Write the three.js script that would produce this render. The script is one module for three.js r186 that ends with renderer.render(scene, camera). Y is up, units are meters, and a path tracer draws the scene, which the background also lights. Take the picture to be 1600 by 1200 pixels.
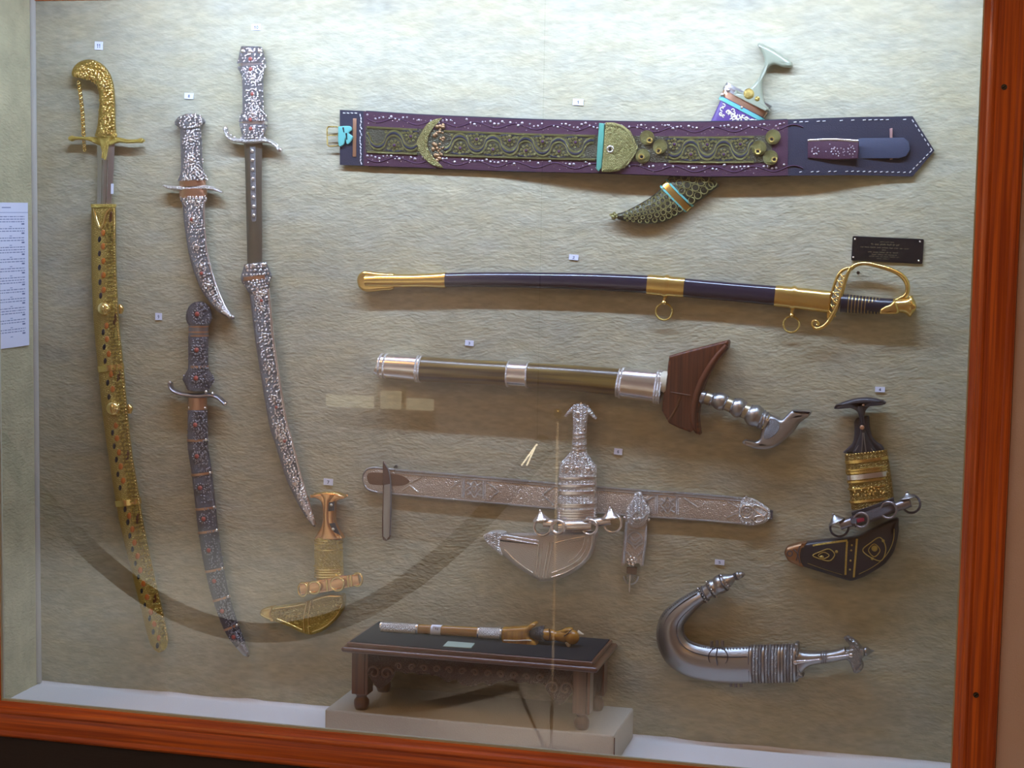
import * as THREE from 'three';
import { mergeGeometries, mergeVertices, toCreasedNormals } from 'three/addons/utils/BufferGeometryUtils.js';
import { RoundedBoxGeometry } from 'three/addons/geometries/RoundedBoxGeometry.js';
import { RectAreaLightUniformsLib } from 'three/addons/lights/RectAreaLightUniformsLib.js';

// ---------------------------------------------------------------- camera, light, exposure
RectAreaLightUniformsLib.init();
const scene = new THREE.Scene();
scene.background = new THREE.Color(0x000000);
const FOCAL = 2800;                                            // focal length in pixels of a 1600 x 1200 frame
const camera = new THREE.PerspectiveCamera(2 * Math.atan(600 / FOCAL) * 180 / Math.PI, 4 / 3, 0.05, 40);
camera.rotation.order = 'YXZ';
camera.position.set(0.73953, 0.90827, 2.9557);
camera.rotation.set(-0.1004, 0.2502, 0.0174);
camera.updateMatrixWorld(true);
const renderer = new THREE.WebGLRenderer({ antialias: true });
renderer.toneMapping = THREE.LinearToneMapping;
renderer.toneMappingExposure = 1.0;
renderer.shadowMap.enabled = true;
const POST_POWER = 150;
const TUBE_POWER = 147, HALL_POWER = 3.5, SPOT_POWER = 66;       // cool tube in the case; warm panels and cool downlights in the hall
const TUBE_COLOR = new THREE.Color().setRGB(0.50, 0.68, 1.0), HALL_COLOR = new THREE.Color().setRGB(1.0, 0.50, 0.16), SPOT_COLOR = new THREE.Color().setRGB(0.95, 1.0, 0.95);
const LX = 0.0, LY = 1.305, LZ = 0.278, LLEN = 1.45;               // the tube: middle and length
const FLOOR_Y = -1.0, CEIL_Y = 2.6;                            // of the hall; the case floor is at y = 0, its back wall at z = 0
const GLASS_Z = 0.300, FZ = 0.116, FW = 0.92;                     // glass plane; the frame's profile is set forward by FZ and scaled by FW

// ---------------------------------------------------------------- random, noise, textures
let seed = 7;
const rnd = () => { seed = (seed * 1664525 + 1013904223) >>> 0; return seed / 4294967296; };
const rr = (a, b) => a + (b - a) * rnd();
const hash = (x, y, s) => { let h = (x * 374761393 + y * 668265263 + s * 974634777) | 0; h = Math.imul(h ^ (h >>> 13), 1274126177); return ((h ^ (h >>> 16)) >>> 0) / 4294967296; };
function vn(x, y, px, py, s) {                                 // tiling value noise
  const xi = Math.floor(x), yi = Math.floor(y), fx = x - xi, fy = y - yi, sx = fx * fx * (3 - 2 * fx), sy = fy * fy * (3 - 2 * fy);
  const m = (a, b) => hash(((a % px) + px) % px, ((b % py) + py) % py, s);
  return (m(xi, yi) * (1 - sx) + m(xi + 1, yi) * sx) * (1 - sy) + (m(xi, yi + 1) * (1 - sx) + m(xi + 1, yi + 1) * sx) * sy;
}
function fbm(u, v, cx, cy, s, oct = 4) { let a = 0, w = 0.5, t = 0; for (let o = 0; o < oct; o++) { a += w * vn(u * cx, v * cy, cx, cy, s + o); t += w; w *= 0.55; cx *= 2; cy *= 2; } return a / t; }
function worley(u, v, n, s) {                                  // distance to the nearest jittered grid point, in cells
  const x = u * n, y = v * n, xi = Math.floor(x), yi = Math.floor(y); let d = 9;
  for (let j = -1; j < 2; j++) for (let i = -1; i < 2; i++) {
    const a = (((xi + i) % n) + n) % n, b = (((yi + j) % n) + n) % n;
    d = Math.min(d, Math.hypot(xi + i + 0.5 + (hash(a, b, s) - 0.5) * 0.5 - x, yi + j + 0.5 + (hash(a, b, s + 9) - 0.5) * 0.5 - y));
  }
  return d;
}
function tex(w, h, tileX, tileY, fn, srgb) {                   // fn(u, v) -> grey or [r, g, b] in 0..1
  const d = new Uint8Array(w * h * 4);
  for (let y = 0; y < h; y++) for (let x = 0; x < w; x++) {
    const c = fn(x / w, y / h), k = (y * w + x) * 4, a = Array.isArray(c) ? c : [c, c, c];
    for (let i = 0; i < 3; i++) d[k + i] = Math.max(0, Math.min(255, Math.round(a[i] * 255)));
    d[k + 3] = 255;
  }
  const t = new THREE.DataTexture(d, w, h, THREE.RGBAFormat);
  t.wrapS = t.wrapT = THREE.RepeatWrapping; t.magFilter = THREE.LinearFilter; t.minFilter = THREE.LinearMipmapLinearFilter;
  if (srgb) t.colorSpace = THREE.SRGBColorSpace;
  t.repeat.set(1 / tileX, 1 / tileY); t.needsUpdate = true;
  return t;
}
const clothBump = tex(1024, 1024, 0.36, 0.36, (u, v) => { const w = v + 0.03 * u * 0 + 0.012 * Math.sin(u * 6.283 * 2); return 0.62 * fbm(u, w, 46, 116, 3, 2) + 0.30 * fbm(u, v, 70, 150, 11, 2) + 0.08 * fbm(u, v, 7, 14, 21, 3); });
const clothColor = tex(1024, 512, 0.62, 0.62, (u, v) => { const a = fbm(u, v, 5, 14, 5, 4) - 0.5, b = fbm(u, v, 40, 120, 15, 2) - 0.5, g = 1 + 0.12 * a + 0.16 * b, w = fbm(u, v, 9, 26, 33, 3) - 0.5; return [0.70 * g + 0.03 * w, 0.68 * g, 0.575 * g - 0.06 * w]; }, true);
const scrollBump = tex(256, 256, 0.024, 0.024, (u, v) => {
  const n = 4, x = u * n, y = v * n, i = Math.floor(x), j = Math.floor(y), dx = x - i - 0.5, dy = y - j - 0.5, s = (i + j) % 2 ? 1 : -1;
  return 0.5 + 0.5 * Math.sin(s * Math.atan2(dy, dx) + 15 * Math.hypot(dx, dy)) * (0.7 + 0.3 * Math.sin(19 * u * 6.283));
});
const grainBump = tex(256, 256, 0.02, 0.02, (u, v) => { const d = worley(u, v, 18, 4); return Math.sqrt(Math.max(0, 1 - d * d * 3)); });
const stippleBump = tex(256, 256, 0.055, 0.055, (u, v) => 0.6 * fbm(u, v, 36, 36, 8, 2) + 0.4 * (1 - Math.min(1, worley(u, v, 24, 6) * 1.5)));
const hairBump = tex(256, 256, 0.03, 0.03, (u, v) => 0.7 * fbm(u, v, 40, 4, 18, 3) + 0.3 * fbm(u, v, 12, 12, 28, 3));
const leatherBump = tex(256, 256, 0.04, 0.04, (u, v) => 0.6 * worley(u, v, 22, 14) + 0.4 * fbm(u, v, 30, 30, 44, 3));
const woodColor = (base, dark, k) => tex(512, 512, 0.12, 0.6, (u, v) => { const w = u + 0.05 * (fbm(u, v, 3, 2, 51, 3) - 0.5), g = fbm(w, v, 30, 3, 61, 3), p = fbm(u, v, 160, 20, 71, 2), t = Math.min(1, Math.max(0, (g - 0.32) * 2.1)) * k + 0.22 * (p - 0.5); return base.map((c, i) => c + (dark[i] - c) * t); }, true);
const woodBump = tex(512, 256, 0.12, 0.6, (u, v) => fbm(u, v, 160, 12, 81, 2));

// ---------------------------------------------------------------- materials
const std = (o) => new THREE.MeshPhysicalMaterial(o);
const metal = (r, g, b, rough, bump, bs = 0.0006, m = 0.95) => std({ color: new THREE.Color().setRGB(r, g, b), metalness: m, roughness: rough, bumpMap: bump || null, bumpScale: bs });
const plain = (r, g, b, rough, bump, bs = 0.0003, extra = {}) => std({ color: new THREE.Color().setRGB(r, g, b), metalness: 0, roughness: rough, bumpMap: bump || null, bumpScale: bs, ...extra });
const M = {
  cloth: std({ color: 0xffffff, map: clothColor, roughness: 0.95, bumpMap: clothBump, bumpScale: 0.0013, sheen: 0.15, sheenRoughness: 0.6 }),
  clothPale: std({ color: 0xffffff, map: tex(256, 256, 0.4, 0.4, (u, v) => { const g = 1 + 0.2 * (fbm(u, v, 12, 12, 65, 4) - 0.5); return [0.72 * g, 0.70 * g, 0.56 * g]; }, true), roughness: 0.95, bumpMap: clothBump, bumpScale: 0.0016 }),
  floorCloth: plain(0.84, 0.85, 0.85, 0.95, stippleBump, 0.0004),
  plinthCloth: plain(0.55, 0.53, 0.44, 0.95, stippleBump, 0.0006),
  frameWood: std({ color: 0xffffff, map: woodColor([0.90, 0.46, 0.15], [0.62, 0.25, 0.07], 0.8), roughness: 0.34, bumpMap: woodBump, bumpScale: 0.0002, clearcoat: 0.3, clearcoatRoughness: 0.25 }),
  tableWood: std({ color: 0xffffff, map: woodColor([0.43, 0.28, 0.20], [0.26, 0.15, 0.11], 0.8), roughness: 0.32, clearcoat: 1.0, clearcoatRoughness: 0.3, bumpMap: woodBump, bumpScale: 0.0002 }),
  krisWood: std({ color: 0xffffff, map: woodColor([0.44, 0.25, 0.14], [0.22, 0.10, 0.05], 0.9), roughness: 0.4, bumpMap: woodBump, bumpScale: 0.0002 }),
  sheathWood: std({ color: 0xffffff, map: woodColor([0.50, 0.42, 0.20], [0.27, 0.20, 0.10], 1.0), roughness: 0.3, bumpMap: woodBump, bumpScale: 0.0001, clearcoat: 0.4, clearcoatRoughness: 0.2 }),
  honeyWood: std({ color: 0xffffff, map: woodColor([0.72, 0.53, 0.15], [0.56, 0.36, 0.09], 0.7), roughness: 0.25, clearcoat: 0.5, clearcoatRoughness: 0.15 }),
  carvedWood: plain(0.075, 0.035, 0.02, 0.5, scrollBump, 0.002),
  darkPanel: plain(0.020, 0.014, 0.018, 0.6, woodBump, 0.0002),
  gold: metal(0.80, 0.62, 0.16, 0.30, grainBump, 0.0012),
  goldScroll: metal(0.76, 0.58, 0.17, 0.36, scrollBump, 0.0010),
  goldPlain: metal(0.86, 0.66, 0.24, 0.24),
  goldDeep: metal(0.50, 0.36, 0.09, 0.42, scrollBump, 0.0012),
  goldAged: metal(0.36, 0.25, 0.08, 0.42, scrollBump, 0.0014),
  copperAged: metal(0.42, 0.25, 0.14, 0.42, hairBump, 0.0003),
  roseGold: metal(0.80, 0.47, 0.22, 0.25),
  brass: metal(0.82, 0.60, 0.20, 0.22),
  wornBrass: metal(0.52, 0.48, 0.33, 0.34),
  brassDull: metal(0.58, 0.43, 0.13, 0.35, stippleBump, 0.0003),
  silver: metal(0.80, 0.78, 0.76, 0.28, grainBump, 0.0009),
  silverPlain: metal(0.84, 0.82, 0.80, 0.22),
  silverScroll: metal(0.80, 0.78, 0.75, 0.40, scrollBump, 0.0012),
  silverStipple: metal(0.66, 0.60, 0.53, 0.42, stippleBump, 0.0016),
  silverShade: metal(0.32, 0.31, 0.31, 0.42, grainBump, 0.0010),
  silverMid: metal(0.68, 0.65, 0.62, 0.42, scrollBump, 0.0004),
  steel: metal(0.50, 0.48, 0.47, 0.35, hairBump, 0.0001),
  steelDark: metal(0.26, 0.24, 0.19, 0.4, hairBump, 0.0002),
  oxide: metal(0.20, 0.18, 0.19, 0.45, grainBump, 0.0012),
  oxideBead: metal(0.36, 0.34, 0.36, 0.35),
  pewter: metal(0.43, 0.43, 0.43, 0.34, hairBump, 0.0002),
  pewterScroll: metal(0.38, 0.38, 0.37, 0.36, scrollBump, 0.0008),
  bronzeGreen: metal(0.44, 0.41, 0.17, 0.36, scrollBump, 0.0016),
  bronzeDark: metal(0.10, 0.10, 0.07, 0.38, stippleBump, 0.0010),
  copper: metal(0.66, 0.40, 0.26, 0.35, hairBump, 0.0002),
  horn: plain(0.30, 0.32, 0.22, 0.28, hairBump, 0.0001, { clearcoat: 0.4, clearcoatRoughness: 0.2 }),
  hornDark: plain(0.035, 0.033, 0.040, 0.35, hairBump, 0.0003),
  black: plain(0.012, 0.012, 0.014, 0.3, leatherBump, 0.0002),
  lacquer: plain(0.018, 0.014, 0.034, 0.2, null, 0, { clearcoat: 0.8, clearcoatRoughness: 0.14 }),
  grip: plain(0.009, 0.010, 0.022, 0.3, leatherBump, 0.0002, { clearcoat: 0.4, clearcoatRoughness: 0.25 }),
  navy: plain(0.016, 0.016, 0.034, 0.6, leatherBump, 0.0004),
  blueStrap: plain(0.036, 0.046, 0.085, 0.55, leatherBump, 0.0004),
  purple: plain(0.052, 0.013, 0.032, 0.65, leatherBump, 0.0005),
  purpleEnamel: plain(0.10, 0.05, 0.22, 0.4),
  violetEnamel: plain(0.055, 0.015, 0.05, 0.5),
  brownLeather: plain(0.16, 0.075, 0.03, 0.55, leatherBump, 0.0003),
  oxblood: plain(0.10, 0.04, 0.02, 0.55, leatherBump, 0.0004),
  redCloth: plain(0.33, 0.03, 0.06, 0.8),
  turquoise: plain(0.14, 0.46, 0.42, 0.35),
  jade: plain(0.10, 0.34, 0.26, 0.22, null, 0, { clearcoat: 0.5 }),
  coral: plain(0.42, 0.10, 0.07, 0.35),
  amber: plain(0.55, 0.16, 0.02, 0.2, null, 0, { clearcoat: 0.6 }),
  onyx: plain(0.012, 0.010, 0.016, 0.25),
  leafStone: plain(0.10, 0.035, 0.008, 0.3),
  bone: plain(0.72, 0.68, 0.52, 0.5),
  thread: plain(0.62, 0.60, 0.60, 0.7),
  mat: plain(0.012, 0.013, 0.016, 0.85, leatherBump, 0.0003),
  cardGreen: plain(0.40, 0.50, 0.42, 0.8),
  paper: plain(0.80, 0.84, 0.95, 0.8),
  bead: plain(0.55, 0.56, 0.44, 0.45),
  hallWall: plain(0.72, 0.60, 0.60, 0.9, stippleBump, 0.0003),
  hallFloor: plain(0.58, 0.57, 0.54, 0.5, null),
  hallCeiling: plain(0.72, 0.68, 0.62, 0.9),
  cream: plain(0.80, 0.70, 0.55, 0.35),
  rope: plain(0.05, 0.02, 0.012, 0.9, hairBump, 0.001),
  screw: metal(0.10, 0.09, 0.08, 0.5),
  lampGlow: std({ color: 0xffffff, emissive: TUBE_COLOR, emissiveIntensity: TUBE_POWER * 0.06, roughness: 0.5 }),
  panelGlow: std({ color: 0xffffff, emissive: HALL_COLOR, emissiveIntensity: HALL_POWER * 0.45, roughness: 0.5 }),
  nicheGlow: std({ color: 0xb0a890, emissive: new THREE.Color().setRGB(1.0, 0.88, 0.62), emissiveIntensity: 1.7, roughness: 0.6 }),
  tubeGlow: std({ color: 0xffffff, emissive: new THREE.Color().setRGB(1.0, 0.85, 0.55), emissiveIntensity: 7, roughness: 0.6 }),
  spotGlow: std({ color: 0xffffff, emissive: SPOT_COLOR, emissiveIntensity: SPOT_POWER * 0.05, roughness: 0.5 }),
  glass: std({ color: 0xffffff, transmission: 1, thickness: 0, roughness: 0, ior: 1.72, metalness: 0, side: THREE.DoubleSide }),
};

// ---------------------------------------------------------------- from a place in the frame to a point at depth z
const V3 = (x, y, z) => new THREE.Vector3(x, y, z);
function W(px, py, z = 0) {
  const d = V3((px - 800) / FOCAL, -(py - 600) / FOCAL, -1).applyQuaternion(camera.quaternion);
  return d.multiplyScalar((z - camera.position.z) / d.z).add(camera.position);
}
function onFloor(px, py, y) {
  const d = V3((px - 800) / FOCAL, -(py - 600) / FOCAL, -1).applyQuaternion(camera.quaternion);
  return d.multiplyScalar((y - camera.position.y) / d.y).add(camera.position);
}

// ---------------------------------------------------------------- things and parts
const names = {};
const numbered = (n) => { names[n] = (names[n] || 0) + 1; return names[n] === 1 ? n : `${n}_${String(names[n] - 1).padStart(3, '0')}`; };
let cur = null;                                                // the thing that parts are being added to
function thing(name, label, category, at, group) {
  const o = new THREE.Group(); o.name = numbered(name); o.position.copy(at); o.userData = { label, category };
  if (group) o.userData.group = group;
  scene.add(o); cur = o; return o;
}
function part(name, geo, mat, parent = cur, extra = {}) {      // geo in world coordinates; a list is joined
  let g = Array.isArray(geo) ? mergeGeometries(geo.map((x) => { const y = x.index ? x.toNonIndexed() : x.clone(); for (const k of Object.keys(y.attributes)) if (!['position', 'normal', 'uv'].includes(k)) y.deleteAttribute(k); return y; })) : geo.clone();
  if (parent !== scene) g.translate(-cur.position.x, -cur.position.y, -cur.position.z);
  const m = new THREE.Mesh(g, mat); m.name = name; m.castShadow = m.receiveShadow = true;
  Object.assign(m.userData, extra); parent.add(m); return m;
}
function struct(name, geo, mat) { const m = part(name, geo, mat, scene); m.name = numbered(name); m.userData.kind = 'structure'; return m; }
const STUFF = { kind: 'stuff' };

// ---------------------------------------------------------------- shapes
function creased(g, angle) { g.scale(1000, 1000, 1000); const r = toCreasedNormals(g, angle); r.scale(0.001, 0.001, 0.001); return r; }   // in millimetres: the addon welds points to 1/100 of a unit
function crm(P, t) {                                           // Catmull-Rom through rows of numbers
  const n = P.length - 1, i = Math.min(n - 1, Math.floor(t)), f = t - i, a = P[Math.max(0, i - 1)], b = P[i], c = P[i + 1], d = P[Math.min(n, i + 2)];
  return b.map((_, k) => 0.5 * (2 * b[k] + (c[k] - a[k]) * f + (2 * a[k] - 5 * b[k] + 4 * c[k] - d[k]) * f * f + (3 * b[k] - a[k] - 3 * c[k] + d[k]) * f * f * f));
}
const curve = (P, seg = 6, lin = false) => { const o = []; const n = P.length - 1; for (let i = 0; i <= n * seg; i++) { const t = i / seg; o.push(lin ? P[Math.min(n, Math.floor(t))].map((v, k) => v + ((P[Math.min(n, Math.floor(t) + 1)][k] - v) * (t - Math.floor(t)))) : crm(P, t)); } return o; };
// body swept along a spine of [px, py, half width px]; z: middle depth, d: half depth in metres (number, 'round', or a share of the width when flat < 1)
function sweep(spine, { z = 0.012, d = 0.008, p = 2, sides = 18, seg = 5, crease = 0, lin = false, round = false, share = 0 } = {}) {
  const R = curve(spine, seg, lin), n = R.length, pos = [], uv = [], idx = [], rings = [];
  let len = 0, prev = null;
  const zf = typeof z === 'function' ? z : () => z;
  R.forEach((r, i) => {
    const a = R[Math.max(0, i - 1)], b = R[Math.min(n - 1, i + 1)], L = Math.hypot(b[0] - a[0], b[1] - a[1]) || 1;
    const nx = (b[1] - a[1]) / L, ny = -(b[0] - a[0]) / L, hw = Math.max(0.05, r[2]), zc = r.length > 3 ? r[3] : zf(r[0], r[1]);
    const c = W(r[0], r[1], zc), e = W(r[0] + nx * hw, r[1] + ny * hw, zc).sub(c), wm = e.length();
    const hd = round ? wm : share ? wm * share : Math.min(d, wm * 3);
    if (prev) len += prev.distanceTo(c); prev = c;
    rings.push({ x: r[0], y: r[1], nx, ny, hw, z: zc, hd, p });
    for (let k = 0; k <= sides; k++) {
      const th = k / sides * 2 * Math.PI - Math.PI / 2, ct = Math.cos(th), st = Math.sin(th), q = 2 / p;
      const ex = Math.sign(ct) * Math.abs(ct) ** q, ez = Math.sign(st) * Math.abs(st) ** q;
      pos.push(c.x + e.x * ex, c.y + e.y * ex, c.z + e.z * ex + hd * ez);
      uv.push(ex * wm + (ez < 0 ? 0.5 : 0), len);
    }
  });
  const s = sides + 1;
  for (let i = 0; i < n - 1; i++) for (let k = 0; k < sides; k++) { const a = i * s + k, b = a + s; idx.push(a, a + 1, b, a + 1, b + 1, b); }
  for (const [i, flip] of [[0, 0], [n - 1, 1]]) {               // end caps
    const base = pos.length / 3, r = rings[i], c = W(r.x, r.y, r.z);
    pos.push(c.x, c.y, c.z); uv.push(0, 0);
    for (let k = 0; k <= sides; k++) { const o = (i * s + k) * 3; pos.push(pos[o], pos[o + 1], pos[o + 2]); uv.push(uv[(i * s + k) * 2], uv[(i * s + k) * 2 + 1] + (pos[o + 2] - c.z)); }
    for (let k = 0; k < sides; k++) flip ? idx.push(base, base + 1 + k, base + 2 + k) : idx.push(base, base + 2 + k, base + 1 + k);
  }
  let g = new THREE.BufferGeometry();
  g.setAttribute('position', new THREE.Float32BufferAttribute(pos, 3)); g.setAttribute('uv', new THREE.Float32BufferAttribute(uv, 2)); g.setIndex(idx);
  g = g.toNonIndexed();
  // face outward: compare the enclosed volume's sign
  const P = g.attributes.position; let vol = 0;
  const A = V3(), B = V3(), C = V3();
  for (let i = 0; i < P.count; i += 3) { A.fromBufferAttribute(P, i).sub(prev); B.fromBufferAttribute(P, i + 1).sub(prev); C.fromBufferAttribute(P, i + 2).sub(prev); vol += A.dot(B.cross(C)); }
  if (vol < 0) for (const at of [P, g.attributes.uv]) for (let i = 0; i < at.count; i += 3) for (let k = 0; k < at.itemSize; k++) { const q = at.array[(i + 1) * at.itemSize + k]; at.array[(i + 1) * at.itemSize + k] = at.array[(i + 2) * at.itemSize + k]; at.array[(i + 2) * at.itemSize + k] = q; }
  g = creased(g, crease || 1.1);
  g.userData.rings = rings;
  return g;
}
function top(g, px, py, edge = 0.97) {                         // depth of a swept body's front under a place in the frame
  let best = 1e9, r0 = null, u0 = 0;
  for (const r of g.userData.rings) { const dx = px - r.x, dy = py - r.y, u = dx * r.nx + dy * r.ny, t = Math.abs(dx * r.ny - dy * r.nx); if (t + 0.01 * Math.abs(u) < best) { best = t + 0.01 * Math.abs(u); r0 = r; u0 = u / r.hw; } }
  u0 = Math.min(edge, Math.abs(u0));
  return r0.z + r0.hd * (1 - u0 ** r0.p) ** (1 / r0.p);
}
function at(g, t, u) {                                         // [px, py, z] on a swept body's front, t along (0..1), u across (-1..1)
  const R = g.userData.rings, f = t * (R.length - 1), i = Math.min(R.length - 2, Math.floor(f)), k = f - i, a = R[i], b = R[i + 1], m = (q) => a[q] + (b[q] - a[q]) * k;
  const hw = m('hw'); return [m('x') + m('nx') * hw * u, m('y') + m('ny') * hw * u, m('z') + m('hd') * (1 - Math.min(0.97, Math.abs(u)) ** a.p) ** (1 / a.p), hw];
}
const pxm = (px, py, z) => W(px + 1, py, z).distanceTo(W(px, py, z));   // metres that one pixel spans
function wire(pts, r, { z = 0.012, closed = false, seg = 0, lin = false, sides = 7 } = {}) {   // round wire through [px, py, z?]; r in px
  const P = pts.map((q) => W(q[0], q[1], q.length > 2 ? q[2] : z)), c = lin ? new THREE.CurvePath() : new THREE.CatmullRomCurve3(P, closed);
  if (lin) { for (let i = 0; i + 1 < P.length; i++) c.add(new THREE.LineCurve3(P[i], P[i + 1])); if (closed) c.add(new THREE.LineCurve3(P[P.length - 1], P[0])); }
  return new THREE.TubeGeometry(c, seg || pts.length * 5, r * pxm(pts[0][0], pts[0][1], z), sides, closed);
}
const ringAt = (px, py, z, rp, r, n = 20) => wire(Array.from({ length: n }, (_, i) => [px + rp * Math.cos(i / n * 6.2832), py + rp * Math.sin(i / n * 6.2832), z]), r, { z, closed: true, seg: n * 2 });
function hull(pts, smooth) { return smooth ? curve([...pts, pts[0]].map((q) => [q[0], q[1]]), smooth).slice(0, -1) : pts; }
function plate(pts, z0, depth, { smooth = 0, bevel = 0.0015, holes = [], seg = 3 } = {}) {   // outline in the frame, lying between z0 and z0 + depth
  const to = (q) => { const p = W(q[0], q[1], z0 + depth * 0.7); return new THREE.Vector2(p.x, p.y); };
  let v = hull(pts, smooth ? smooth + 2 : 0).map(to); if (THREE.ShapeUtils.area(v) < 0) v = v.reverse();
  const s = new THREE.Shape(v);
  for (const h of holes) s.holes.push(new THREE.Path(hull(h, 3).map(to)));
  const b = Math.min(bevel, depth * 0.45);
  const g = new THREE.ExtrudeGeometry(s, { depth: depth - 2 * b, bevelEnabled: b > 0, bevelThickness: b, bevelSize: b, bevelOffset: -b, bevelSegments: seg, steps: 1, curveSegments: 4 });
  g.translate(0, 0, z0 + b);
  return creased(g, smooth ? 0.75 : 0.6);
}
function balls(list, detail = 1) {                             // [px, py, z, radius px, flattening]
  return mergeGeometries(list.map(([px, py, z, r, f = 0.8]) => { const p = W(px, py, z), s = r * pxm(px, py, z), g = new THREE.IcosahedronGeometry(1, detail); g.scale(s, s, s * f); g.translate(p.x, p.y, p.z); return smoothBall(g, p, s, f); }));
}
function smoothBall(g, p, s, f) { const P = g.attributes.position, N = g.attributes.normal; for (let i = 0; i < P.count; i++) { const v = V3((P.getX(i) - p.x) / s, (P.getY(i) - p.y) / s, (P.getZ(i) - p.z) / (s * f) / f).normalize(); N.setXYZ(i, v.x, v.y, v.z); } return g; }
function uvBox(g) {                                            // uv in metres by the way each face looks; grain runs along the longest side
  g = g.index ? g.toNonIndexed() : g; g.computeBoundingBox(); const S = g.boundingBox.getSize(V3()), P = g.attributes.position, N = g.attributes.normal, uv = new Float32Array(P.count * 2);
  const o = [0, 1, 2].sort((a, b) => S.getComponent(b) - S.getComponent(a));
  for (let i = 0; i < P.count; i++) { const n = [Math.abs(N.getX(i)), Math.abs(N.getY(i)), Math.abs(N.getZ(i))], k = n.indexOf(Math.max(...n)), ax = o.filter((q) => q !== k), c = [P.getX(i), P.getY(i), P.getZ(i)]; uv[2 * i] = c[ax[1]]; uv[2 * i + 1] = c[ax[0]]; }
  g.setAttribute('uv', new THREE.BufferAttribute(uv, 2)); return g;
}
function box(x0, x1, y0, y1, z0, z1, r = 0) { const g = r ? new RoundedBoxGeometry(x1 - x0, y1 - y0, z1 - z0, 2, r) : new THREE.BoxGeometry(x1 - x0, y1 - y0, z1 - z0); g.translate((x0 + x1) / 2, (y0 + y1) / 2, (z0 + z1) / 2); return uvBox(g); }
function moulding(profile, A, B, out, m0 = 0, m1 = 0) {        // profile [outward, z] run from A to B; m: mitre, in lengths per unit outward
  const dir = B.clone().sub(A).normalize(), pos = [], uv = [], pt = (q, e) => (e ? B : A).clone().addScaledVector(dir, (e ? m1 : m0) * q[0]).addScaledVector(out, q[0]).setZ(q[1]);
  let s = 0;
  for (let i = 0; i < profile.length; i++) {
    const a = profile[i], b = profile[(i + 1) % profile.length], w = Math.hypot(a[0] - b[0], a[1] - b[1]), q = [pt(a, 0), pt(b, 0), pt(b, 1), pt(a, 1)], L = q[0].distanceTo(q[3]);
    const t = [[s, 0], [s + w, 0], [s + w, L], [s, L]];
    for (const k of [0, 1, 2, 0, 2, 3]) { pos.push(...q[k].toArray()); uv.push(...t[k]); } s += w;
  }
  const sh = THREE.ShapeUtils.triangulateShape(profile.map((q) => new THREE.Vector2(...q)), []);
  for (const e of [0, 1]) for (const f of sh) for (const k of f) { pos.push(...pt(profile[k], e).toArray()); uv.push(...profile[k]); }
  let g = new THREE.BufferGeometry(); g.setAttribute('position', new THREE.Float32BufferAttribute(pos, 3)); g.setAttribute('uv', new THREE.Float32BufferAttribute(uv, 2));
  return creased(g, 0.5);
}
function lathe(profile, x, y, z, seg = 24) { const g = new THREE.LatheGeometry(profile.map((q) => new THREE.Vector2(...q)), seg); g.translate(x, y, z); return g; }

// ================================================================ the case and the hall
const XL = -0.919, XR = 0.762, YC = 1.50, YT = 1.226, OX0 = -0.818, OX1 = 0.7403, OY0 = 0.0590;
const flatUV = (g) => { const P = g.attributes.position, u = new Float32Array(P.count * 2); for (let i = 0; i < P.count; i++) { u[2 * i] = P.getX(i); u[2 * i + 1] = P.getY(i); } g.setAttribute('uv', new THREE.BufferAttribute(u, 2)); return g; };
struct('wall_back', flatUV(box(XL - 0.02, XR + 0.02, -0.02, YC + 0.02, -0.02, 0)), M.cloth);
{                                                              // left cheek of the case: cloth with soft upright folds
  const g = new THREE.PlaneGeometry(0.29, YC + 0.02, 50, 40), P = g.attributes.position, uv = [];
  for (let i = 0; i < P.count; i++) { const a = P.getX(i) + 0.145, y = P.getY(i); P.setZ(i, a < 0.004 ? 0 : 0.0022 * (fbm(a / 0.4, y / 2 + 0.5, 14, 4, 91, 3) - 0.35) * (1.4 - y)); uv.push(a, y); }
  g.setAttribute('uv', new THREE.Float32BufferAttribute(uv, 2)); g.computeVertexNormals(); g.rotateY(Math.PI / 2); g.scale(1, 1, -1);
  const ix = g.index.array; for (let i = 0; i < ix.length; i += 3) { const t = ix[i]; ix[i] = ix[i + 1]; ix[i + 1] = t; }
  g.computeVertexNormals(); g.translate(XL, (YC - 0.02) / 2, 0.145);
  struct('wall_left', [g, box(XL - 0.02, XL - 0.003, -0.02, YC, 0, 0.29)], M.clothPale);
}
struct('wall_right', box(XR, XR + 0.02, -0.02, YC, 0, 0.295), M.cloth);
struct('ceiling', box(XL - 0.02, XR + 0.02, YC, YC + 0.02, -0.02, 0.30), M.frameWood);
{                                                              // white floor cloth, its rear edge rolling unevenly up the wall
  const nx = 220, prof = [[0.294, 0], [0.12, 0.0003], [0.05, 0.0004], [0.012, 0.0002], [0.004, 0.0018], [0.0012, 0.005], [0.0008, 0.0075]], pos = [], idx = [], uv = [];
  for (let i = 0; i <= nx; i++) { const x = XL + (XR - XL) * i / nx, w = 0.55 + 0.9 * fbm(i / nx, 0.3, 24, 2, 37, 3); prof.forEach(([z, y]) => { pos.push(x, y > 0.001 ? y * w : y, z); uv.push(x, z + y); }); }
  const s = prof.length; for (let i = 0; i < nx; i++) for (let k = 0; k < s - 1; k++) { const a = i * s + k, b = a + s; idx.push(a, b, a + 1, b, b + 1, a + 1); }
  const g = new THREE.BufferGeometry(); g.setAttribute('position', new THREE.Float32BufferAttribute(pos, 3)); g.setAttribute('uv', new THREE.Float32BufferAttribute(uv, 2)); g.setIndex(idx); g.computeVertexNormals();
  struct('floor', [g, box(XL - 0.02, XR + 0.02, -0.03, -0.0005, -0.02, 0.294)], M.floorCloth);
}
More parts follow.
